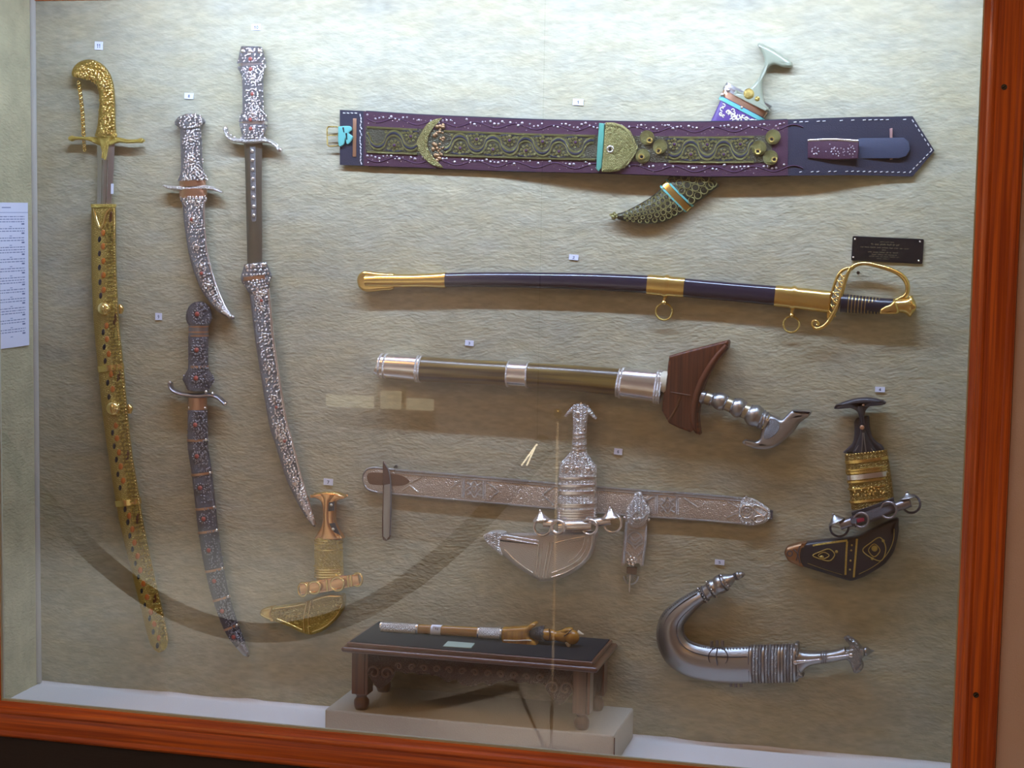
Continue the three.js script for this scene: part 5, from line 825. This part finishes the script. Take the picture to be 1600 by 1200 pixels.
  part('link_tube', [sweep([[850, 817.5, 6.5], [866, 818.5, 7.5]], { z: 0.032, round: true }), sweep([[930, 817, 7.5], [955, 813.5, 7]], { z: 0.032, round: true })], M.silverPlain);
  hood([844, 798], [832, 813.5], [859, 811.5], M.silverPlain, cur, 0.032); hood([953, 793], [939.5, 810], [969.5, 808.5], M.silverPlain, cur, 0.032);
  hoop(847.5, 823.5, 12.8, 2.1, M.silverPlain, 'ring', cur, 0.032); hoop(872, 823.5, 9.8, 3, M.silverPlain, 'ring', cur, 0.042); hoop(921.5, 823.5, 11.5, 2.3, M.silverPlain, 'ring', cur, 0.042); hoop(957, 817.5, 13.8, 2.2, M.silverPlain, 'ring', cur, 0.032);
}

// ---- dark dagger with gilt collar
thing('dark_dagger', 'dark dagger with black T-hilt, gilt banded collar and dark bent sheath, rightmost on the wall', 'dagger', base(1358, 770));
{
  const back = part('hilt', [plate([[1334.5, 660], [1338, 654], [1345, 652], [1357, 650], [1359, 665], [1362, 680], [1369, 690], [1379, 697.5], [1377, 707.5], [1321, 708], [1322.5, 702], [1332, 692], [1335, 676]], 0.004, 0.016, { smooth: 2, bevel: 0.004 }), plate([[1303, 637], [1305, 634], [1313, 630], [1324, 626], [1338, 622.5], [1352, 621.2], [1366, 622.5], [1377, 625.5], [1383.5, 628], [1383, 631.5], [1374, 632.5], [1362, 634], [1355, 638.5], [1351, 646], [1349.5, 655], [1348.8, 664], [1347.5, 664], [1345.5, 655], [1341.5, 646], [1334, 639.5], [1324, 637], [1312, 637.5], [1305, 639]], 0.008, 0.022, { smooth: 2, bevel: 0.006, seg: 4 })], M.hornDark);
  part('hilt_ridge', sweep([[1344, 634, 8], [1345.5, 645, 5], [1347, 656, 3.6], [1348, 668, 3.6], [1349, 678, 5.5], [1350, 690, 11], [1351, 706, 19]], { z: 0.024, d: 0.007 }), M.hornDark, back);
  part('flute', [wire([[1346, 706], [1347.5, 690], [1348, 676]], 0.9, { z: 0.0315 }), wire([[1353, 706], [1351, 690], [1349.5, 676]], 0.9, { z: 0.0315 }), wire([[1336, 705], [1343, 693], [1346, 682]], 0.9, { z: 0.0285 }), wire([[1364, 705], [1356, 693], [1352, 682]], 0.9, { z: 0.0285 })], M.oxideBead, back);
  part('hilt_rivet', balls([[1347, 668, 0.031, 3.8, 0.5], [1349, 633, 0.030, 2, 0.8]], 2), M.copper, back);
  const ax = [0.115, 0.993], P = (x, y, w) => [x, y, w], z = 0.017;
  const sl = sweep([[1353, 706, 33.5], [1356, 730, 34], [1360, 757, 34], [1364, 792, 34]], { z, d: 0.0135, p: 2.7, sides: 26 });
  const S = part('sleeve', sl, M.goldAged);
  for (const [x, y, w, mat] of [[1354, 718, 2.4, M.brass], [1355, 731, 1.2, M.brass], [1355.5, 735, 1.8, M.brass], [1356.5, 742, 3.8, M.silverPlain], [1357.2, 749, 1.6, M.brass], [1358.4, 760, 1, M.brass], [1361, 780, 1.8, M.brass]]) part('sleeve_band', sweep([[x - ax[0] * w, y - ax[1] * w, 34.6], [x + ax[0] * w, y + ax[1] * w, 34.6]], { z, d: 0.0144, p: 2.7, lin: true }), mat, S);
  part('studs', balls([...on(sl, [...Array(13)].map((_, i) => [1324 + i * 4.6, 711 - i * 0.5]), 1.6), ...on(sl, [...Array(26)].map(() => [rr(1331, 1385), rr(763, 775)]), 1.8), ...rosette(1362, 767, top(sl, 1362, 767), 5.5, 7, 2), [1362, 767, top(sl, 1362, 767) + 0.001, 2.6, 0.8]], 1), M.brass, S, STUFF);
  const lo = part('sheath', plate([[1226, 864], [1228.5, 857], [1236, 852.5], [1260, 847.5], [1290, 843.5], [1326.6, 840], [1345, 836], [1372, 822], [1401, 810], [1404, 822], [1403.6, 835], [1398, 859], [1390, 872], [1379, 883.5], [1354, 899], [1341, 904.5], [1329, 907.5], [1312, 903], [1293.6, 897], [1255, 885], [1241, 880], [1232, 875]], 0.004, 0.026, { smooth: 2, bevel: 0.007, seg: 4 }), M.hornDark);
  part('ferrule', plate([[1225.5, 864], [1228, 856.5], [1236, 852], [1260.5, 846.5], [1255.5, 858], [1254, 870], [1256.5, 886], [1241, 881], [1231.5, 875.5]], 0.0035, 0.0275, { smooth: 2, bevel: 0.007 }), M.copperAged, lo);
  part('ferrule_scroll', [ringAt(1234, 865, 0.0312, 4, 1), wire([[1240, 858], [1246, 866], [1244, 876]], 1, { z: 0.0312 }), wire([[1250, 853], [1247, 864], [1250, 880]], 1, { z: 0.0312 })], M.oxide, lo);
  const q = 0.0302;
  part('gilt_line', [sweep([[1270, 852.5, 1.6], [1295, 848.5, 1.8], [1324, 844.5, 1.7]], { z: q - 0.001, d: 0.001 }), sweep([[1323.5, 846, 1.6], [1322, 872, 1.6], [1321, 898, 1.6]], { z: q, d: 0.001 }), sweep([[1339, 842, 1.6], [1336.5, 872, 1.6], [1334, 902, 1.6]], { z: q, d: 0.001 }), wire([[1397, 826], [1396, 842], [1390, 859], [1378, 875], [1360, 888], [1342, 897]], 1, { z: q - 0.001 }), wire([[1262, 880], [1290, 890], [1316, 898]], 0.9, { z: q - 0.001 })], M.goldScroll, lo);
  part('tooling', [[1287, 868, 17, 10], [1366, 860, 18, 20]].flatMap(([x, y, a, b]) => [wire([[x - a, y], [x - a * 0.3, y - b * 0.6], [x + a * 0.5, y - b], [x + a, y - b * 0.2], [x + a * 0.6, y + b * 0.8], [x - a * 0.2, y + b * 0.6]], 0.9, { z: q, closed: true, seg: 50 }), wire([[x - a * 0.5, y], [x, y - b * 0.5], [x + a * 0.5, y], [x, y + b * 0.5]], 0.8, { z: q, closed: true, seg: 30 })]), M.brassDull, lo);
  part('tooling_boss', balls([[1284, 871, q, 3.4, 0.5], [1307, 862, q, 2.4, 0.5], [1366.5, 857, q, 5, 0.5], [1363, 873, q, 2.4, 0.5], [1380, 845, q, 2.4, 0.5], [1331, 852, q, 1.6, 0.7], [1330, 860, q, 1.6, 0.7], [1329, 876, q, 1.6, 0.7], [1328, 890, q, 1.6, 0.7]], 2), M.brassDull, lo, STUFF);
  part('bar', sweep([[1330, 815, 8], [1365, 805, 9], [1400, 790, 8]], { z: 0.034, d: 0.006, p: 2.4 }), M.oxide);
  part('hanger_cloth', plate([[1330, 800], [1362, 790], [1396, 777], [1400, 800], [1370, 812], [1336, 824]], 0.024, 0.007, { bevel: 0.001 }), M.hornDark);
  part('link_tube', [sweep([[1313, 821, 7], [1334, 814, 7.5]], { z: 0.032, round: true }), sweep([[1401, 792, 7.5], [1423, 784.5, 7.5]], { z: 0.032, round: true })], M.oxideBead);
  hood([1301.5, 804], [1294.5, 820], [1320, 811], M.pewter, cur, 0.032); hood([1417, 769], [1406, 781.5], [1431, 774.5], M.pewter, cur, 0.032);
  hoop(1311.5, 824, 14.2, 1.9, M.oxide, 'ring', cur, 0.031); hoop(1346, 812.5, 11.2, 1.9, M.oxideBead, 'ring', cur, 0.041); hoop(1388.5, 797, 12.4, 1.9, M.oxideBead, 'ring', cur, 0.041); hoop(1424, 787.5, 13.8, 2, M.oxide, 'ring', cur, 0.031);
  part('red_patch', plate([[1338, 811], [1350, 808.5], [1351, 814], [1340, 817]], 0.0405, 0.001, { bevel: 0.0002 }), M.redCloth);
}

// ---- hook-shaped pewter dagger
thing('hooked_dagger', 'grey silver dagger whose sheath curls back into a hook, lower right of the wall', 'dagger', base(1160, 1010));
{
  const z = 0.020;
  const bd = sweep([[1098, 929, 12], [1080, 941, 14.6], [1063, 955, 17.2], [1051, 970, 20], [1047.5, 987, 22], [1051, 1004, 24], [1062, 1020, 25.8], [1081, 1031, 27], [1108, 1037.3, 27.6], [1140, 1039.3, 28.5], [1175, 1039, 29.3]], { z, d: 0.018, p: 1.55, seg: 8, sides: 28, crease: 0.45 });
  const B = part('sheath', bd, M.pewter);
  part('bead_line', balls([...Array(70)].map((_, i) => at(bd, 0.03 + 0.94 * i / 69, 0.9)).map((q) => [q[0], q[1], q[2], 1.2, 1])), M.silverShade, B, STUFF);
  part('bead_line', balls([...Array(60)].map((_, i) => at(bd, 0.03 + 0.94 * i / 59, -0.82)).map((q) => [q[0], q[1], q[2], 1.1, 1])), M.silverShade, B, STUFF);
  part('engraved_line', [0.45, -0.5].map((u) => wire([...Array(24)].map((_, i) => at(bd, 0.04 + 0.93 * i / 23, u).slice(0, 3)), 0.7, { seg: 100 })), M.oxide, B);
  part('suspension_loop', [ringAt(1122, 1027, 0.036, 15, 0.9), wire([[1121, 1013, 0.036], [1119, 1026, 0.038], [1121, 1040, 0.037]], 1.1)], M.oxide, B);
  part('eyelet', [[1112, 1004.5], [1120.5, 1003.5], [1129, 1004]].map(([x, y]) => sweep([[x, y - 3, 2.4], [x, y + 5, 2.4]], { z: 0.022, round: true })), M.oxideBead, B);
  part('eyelet', [[1142, 1069.5], [1150, 1070.5], [1158, 1070]].map(([x, y]) => sweep([[x, y - 5, 2], [x, y + 3, 2.2]], { z: 0.018, round: true })), M.oxideBead, B);
  const ch = part('chape', sweep([[1101, 927.5, 11.5], [1106, 924, 11.4], [1110, 921.5, 12], [1113, 919.6, 14.2], [1116, 918, 14.4], [1119, 916.3, 13], [1122, 914.8, 14.2], [1126, 912.6, 15], [1129.5, 910.8, 14.2], [1132, 909.5, 12.4], [1137, 907, 10.8], [1142, 904.5, 8], [1146, 902.3, 5.4], [1148, 901.4, 4.2], [1150, 900.6, 4.4], [1152, 899.8, 6.4], [1154.5, 899, 6.2], [1156.5, 898.5, 4.6], [1159, 898, 5], [1162, 897.3, 3], [1164, 896.8, 1]], { z, round: true, seg: 4, sides: 24 }), M.pewter);
  part('chape_ring', [[1097.5, 930, 13.4], [1102, 927, 13], [1111.5, 920.7, 14.6], [1130.5, 910.2, 14.6], [1149, 901, 6]].map(([x, y, w]) => sweep([[x - 0.9, y + 0.5, w], [x + 0.9, y - 0.5, w]], { z, round: true, lin: true })), M.oxide, ch);
  part('chape_beads', balls([0, 1, 2].flatMap((k) => [...Array(9)].map((_, i) => { const [x, y, w] = [[1097.5, 930, 13.8], [1111.5, 920.7, 15], [1133, 909, 12.5]][k], a = (i / 8 - 0.5) * 2.7; return [x + 0.56 * w * Math.sin(a), y + 0.83 * w * Math.sin(a), z + w * pxm(x, y, z) * Math.cos(a), 1.2, 1]; }))), M.silverPlain, ch, STUFF);
  const sl = part('wire_sleeve', sweep([[1171, 1038, 29], [1208, 1037, 29.4], [1246, 1036, 28.6]], { z, d: 0.0175, p: 2.3, sides: 28 }), M.oxide);
  for (let i = 0; i < 15; i++) { const x = 1174 + i * 4.9, y = 1037.7 - i * 0.12, f = [0, 4, 9, 10, 14].includes(i); part('wire_ring', sweep([[x - 1.7, y, 29.6], [x, y, 30.6], [x + 1.7, y, 29.6]], { z, d: f ? 0.0190 : 0.0184, p: 2.3, sides: 26 }), f ? M.pewter : i % 3 ? M.pewterScroll : M.silverShade, sl); }
  part('end_plate', plate([[1242, 1005], [1247, 1004.5], [1249, 1012], [1248, 1030], [1251, 1048], [1256, 1056], [1250, 1058.5], [1243, 1060], [1240, 1035]], 0.008, 0.027, { smooth: 2, bevel: 0.004 }), M.pewterScroll, sl);
  const hl = part('hilt', sweep([[1246, 1033, 25], [1250, 1032, 20], [1256, 1030.8, 14.5], [1264, 1029.2, 11.2], [1276, 1027.6, 9.6], [1288, 1026.4, 9.2], [1300, 1025, 9], [1312, 1022.8, 9.2], [1322, 1020, 10]], { z: 0.022, d: 0.013, p: 2.2 }), M.pewter);
  part('hilt_ridge', [sweep([[1242, 1035, 3], [1262, 1032.6, 1.7], [1281, 1030.4, 1.5], [1284, 1030, 3]], { z: 0.0345, d: 0.0018 }), sweep([[1293, 1028.4, 2], [1312, 1026, 1.7], [1327, 1023.8, 1.8], [1331, 1023.6, 4]], { z: 0.0345, d: 0.0018 })], M.silverPlain, hl);
  part('hilt_ring', [[1284, 1026.8], [1287.5, 1026.4], [1291, 1026]].map(([x, y]) => sweep([[x - 0.9, y, 10.2], [x + 0.9, y, 10.2]], { z: 0.022, d: 0.0142, lin: true })), M.silverShade, hl);
  part('stud', balls([[1242.5, 1035, 0.036, 4.2, 0.8], [1330, 1024, 0.036, 4, 0.8], [1282, 1030.6, 0.0365, 2.2, 0.8]], 2), M.silverPlain, hl);
  part('head', plate([[1318.5, 997], [1322, 995.2], [1329, 996.5], [1337, 1001], [1343, 1007], [1346, 1012], [1350, 1015], [1352, 1019], [1350, 1026], [1346, 1030], [1349, 1038], [1348, 1045], [1342, 1051], [1334, 1050.5], [1331, 1043], [1327, 1034], [1320, 1029], [1317, 1021], [1322, 1014], [1328, 1011.5], [1325, 1004]], 0.012, 0.022, { smooth: 2, bevel: 0.006, seg: 4 }), M.pewterScroll, hl);
  part('head_rib', [wire([[1321, 998], [1331, 1003], [1338, 1012], [1343, 1018]], 1.1, { z: 0.0345 }), wire([[1345, 1028], [1344, 1038], [1338, 1047]], 1.1, { z: 0.0345 })], M.silverShade, hl);
  part('finial', sweep([[1344, 1018.5, 4], [1349, 1018, 4.4], [1352, 1017.8, 7.5], [1355, 1017.6, 7], [1359, 1017.5, 4.4], [1363, 1017.3, 2], [1366.5, 1017.2, 0.6]], { z: 0.022, round: true }), M.pewter, hl);
}

// ================================================================ plinth, small table and what lies on it
const PY = 0.0536, PX0 = -0.2888, PX1 = 0.2093, PZ = 0.1694;
thing('cloth_plinth', 'low plinth covered in beige cloth, under the small wooden table', 'plinth', V3((PX0 + PX1) / 2, 0, PZ / 2));
part('block', box(PX0, PX1, 0.0004, PY, 0.0005, PZ, 0.0035), M.plinthCloth);
part('corner_seam', [box(PX1 - 0.0012, PX1 + 0.0004, 0.001, PY - 0.004, PZ - 0.0025, PZ - 0.0005)], M.oxblood);
const TY = 0.1731;                                             // top of the mat
thing('display_table', 'small carved wooden table with a black top, standing on the beige plinth', 'table', V3(-0.04, PY, 0.09));
{
  const x0 = -0.2464, x1 = 0.1672, z0 = 0.0132, z1 = 0.1660, out = 0.0125;
  part('mat', box(x0, x1, TY - 0.004, TY, z0, z1, 0.0012), M.mat);
  const prof = (s) => s;                                       // table top: bullnosed slab in two steps
  const sl = [box(x0 - 0.004, x1 + 0.004, TY - 0.0085, TY - 0.0012, z0 - 0.004, z1 + 0.004, 0.0016), box(x0 - out, x1 + out, TY - 0.0175, TY - 0.008, z0 - 0.012, z1 + 0.0115, 0.0047)];
  part('table_top', sl, M.tableWood);
  const yb = PY, ya = TY - 0.0172, lw = 0.029, fx = [x0 + 0.002, x1 - 0.002 - lw], fz = [z1 - 0.004 - lw, z0 + 0.003];
  for (const x of fx) for (const z of fz) {
    const L = part('leg', box(x, x + lw, yb + 0.028, ya, z, z + lw, 0.0015), M.tableWood);
    const cx = x + lw / 2 - 0.001, cz = z + lw / 2;
    part('foot', lathe([[0, 0], [0.0105, 0], [0.0122, 0.004], [0.0132, 0.010], [0.0125, 0.016], [0.0095, 0.020], [0.0085, 0.0225], [0.0105, 0.0255], [0.0125, 0.0285]], cx, yb, cz), M.tableWood, L);
    if (z > 0.08) part('groove', [box(x + lw - 0.006, x + lw - 0.005, yb + 0.03, ya - 0.002, z + lw - 0.0008, z + lw + 0.0003)], M.onyx, L);
  }
  // carved aprons: scalloped lower edge, scroll brackets, middle pendant
  const apron = (len, mid) => {
    const s = new THREE.Shape(), h = 0.030, f = (t) => { const e = Math.min(t, 1 - t) * len; let y = -h; if (e < 0.055) { const k = e / 0.055; y = -h - 0.030 * Math.max(0, Math.sin(Math.min(1, k * 1.15 + 0.05) * Math.PI)) ** 0.7; } const m = Math.abs(t - 0.5) * len; if (mid && m < 0.06) y -= 0.012 * Math.cos(m / 0.06 * 1.57) + 0.003 * Math.cos(m / 0.06 * 9); return y + 0.0015 * Math.sin(t * len * 260); };
    s.moveTo(0, 0); for (let i = 0; i <= 90; i++) s.lineTo(i / 90 * len, f(i / 90)); s.lineTo(len, 0); s.closePath();
    return new THREE.ExtrudeGeometry(s, { depth: 0.008, bevelEnabled: true, bevelThickness: 0.0015, bevelSize: 0.0012, bevelOffset: -0.0012, bevelSegments: 2 });
  };
  const len = fx[1] - fx[0] - lw;
  const carve = (X, Y, Z, n) => { const o = []; for (let i = 0; i < n; i++) { const t = (i + 0.5) / n, edge = Math.min(t, 1 - t) < 0.14, r = edge ? 0.012 : 0.0065, cx = X + t * len, cy = Y - (edge ? 0.034 : 0.019), s = i % 2 ? 1 : -1; o.push(new THREE.TubeGeometry(new THREE.CatmullRomCurve3([...Array(11)].map((_, k) => V3(cx + s * r * (1 - k / 12) * Math.cos(k * 0.75), cy + r * (1 - k / 12) * Math.sin(k * 0.75), Z))), 26, 0.0018, 6)); } return o; };
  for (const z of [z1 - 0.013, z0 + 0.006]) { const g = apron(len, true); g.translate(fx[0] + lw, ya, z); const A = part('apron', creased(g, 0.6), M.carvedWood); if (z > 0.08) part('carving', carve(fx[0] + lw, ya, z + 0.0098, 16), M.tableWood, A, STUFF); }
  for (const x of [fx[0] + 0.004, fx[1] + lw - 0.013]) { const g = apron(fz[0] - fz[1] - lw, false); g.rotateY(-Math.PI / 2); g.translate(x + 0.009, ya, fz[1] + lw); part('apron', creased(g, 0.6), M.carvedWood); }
}
thing('caption_card', 'small pale green caption card lying on the black table top', 'card', onFloor(716, 1008, TY));
{ const c = [[692, 1011], [700, 1003], [742, 1006.3], [736, 1013.6]].map((q) => onFloor(q[0], q[1], TY)), s = new THREE.Shape(c.map((p) => new THREE.Vector2(p.x, -p.z))), g = new THREE.ExtrudeGeometry(s, { depth: 0.0012, bevelEnabled: false }); g.rotateX(-Math.PI / 2); g.translate(0, TY + 0.0003, 0); part('card', g, M.cardGreen); }

thing('table_dagger', 'honey-coloured wooden dagger with silver sleeves, lying on the small black-topped table', 'dagger', onFloor(740, 992, TY));
{
  const zt = 0.080, o = { z: zt, share: 0.85, p: 2.6, sides: 22, lin: true };
  const body = sweep([[596, 979.3, 7], [690, 984.6, 7.2], [786, 990.2, 8]], o);
  const S = part('sheath', body, M.honeyWood);
  part('silver_sleeve', sweep([[595, 979.2, 7.8], [654, 982.6, 8]], { ...o, share: 0.92 }), M.silverScroll, S);
  part('silver_sleeve', sweep([[747, 987.8, 8.2], [785, 990, 8.8]], { ...o, share: 0.92 }), M.silverScroll, S);
  part('sleeve_rim', [[596.5, 979.3], [652.5, 982.5], [748.5, 987.9], [783.5, 989.9]].map(([x, y]) => sweep([[x - 1, y, 8.9], [x + 1, y + 0.1, 8.9]], { ...o, share: 0.95 })), M.silverPlain, S);
  // number tag stuck round the sheath
  const tg = canvas(96, 64, (c, a, b) => { c.fillStyle = '#eef2ff'; c.fillRect(0, 0, a, b); c.fillStyle = '#3a4866'; c.font = 'bold 40px sans-serif'; c.textAlign = 'center'; c.textBaseline = 'middle'; c.fillText('12', a / 2, b / 2); });
  const pt = part('paper_tag', sweep([[674.5, 983.7, 7.6], [690, 984.6, 7.7]], { ...o, share: 0.92 }), M.paper, S);
  { const p = W(682.2, 982.6, zt + 0.0078), m = pxm(682, 984, zt), g = new THREE.PlaneGeometry(12 * m, 6.5 * m); g.rotateZ(-0.055); g.translate(p.x, p.y, p.z); part('number', g, printed(tg), pt); }
  const cr = part('crosspiece', plate([[785.5, 981.5], [805, 980.3], [822, 979], [830, 973.8], [836.5, 973.3], [838, 977], [829, 984.5], [826.5, 990], [828.5, 996.5], [837.5, 1003], [840, 1010], [837, 1016], [831, 1015.5], [820, 1011.5], [800, 1007.5], [786, 1004.5]], zt - 0.012, 0.026, { smooth: 2, bevel: 0.005, seg: 4 }), M.honeyWood);
  part('crosspiece_ridge', wire([[787, 1000.5], [803, 1001], [822, 1000.5], [830, 1001]], 1.1, { z: zt + 0.0136 }), M.bone, cr);
  part('collar', sweep([[829, 991, 5], [834, 990.6, 8], [840, 990, 10.5], [846, 989.6, 11.5], [850, 989.6, 9.5]], { z: zt, round: true }), M.oxide);
  part('collar_beads', balls([...Array(40)].map(() => { const x = rr(833, 850), a = rr(-1.4, 1.4), w = 8 + (x - 833) * 0.25; return [x, 990 + w * Math.sin(a), zt + w * pxm(x, 990, zt) * Math.cos(a), rr(1, 1.7), 0.9]; })), M.silverShade, cur, STUFF);
  const hl = part('hilt', [sweep([[849, 991, 8.5], [856, 991.8, 9.5], [864, 992.8, 8.6], [869, 993.4, 7.6], [875, 993.6, 9], [882, 993.4, 10], [889, 993.2, 8]], { z: zt, round: true }), plate([[876, 985], [884, 981.5], [890, 981.2], [894.5, 984], [892, 989], [884, 992], [877, 991]], zt - 0.008, 0.016, { smooth: 2, bevel: 0.004 }), balls([[894, 995.5, zt + 0.004, 11.5, 0.9]], 3)], M.honeyWood);
  part('beak', [sweep([[887, 1003, 4.5], [888.5, 1009, 3], [886.3, 1014, 0.8]], { z: zt + 0.006, round: true }), sweep([[902, 988, 4], [907.5, 990.5, 2.6], [912, 991.3, 0.7]], { z: zt, round: true })], M.bone, hl);
  part('hilt_groove', [wire([[881, 994], [888, 989], [893, 984]], 1, { z: zt + 0.0125 }), wire([[858, 983], [859.5, 992], [858, 1001]], 1, { z: zt + 0.0115 })], M.leafStone, hl);
}
scene.traverse((o) => { if (o.isMesh) { o.castShadow = true; o.receiveShadow = true; } });
renderer.render(scene, camera);
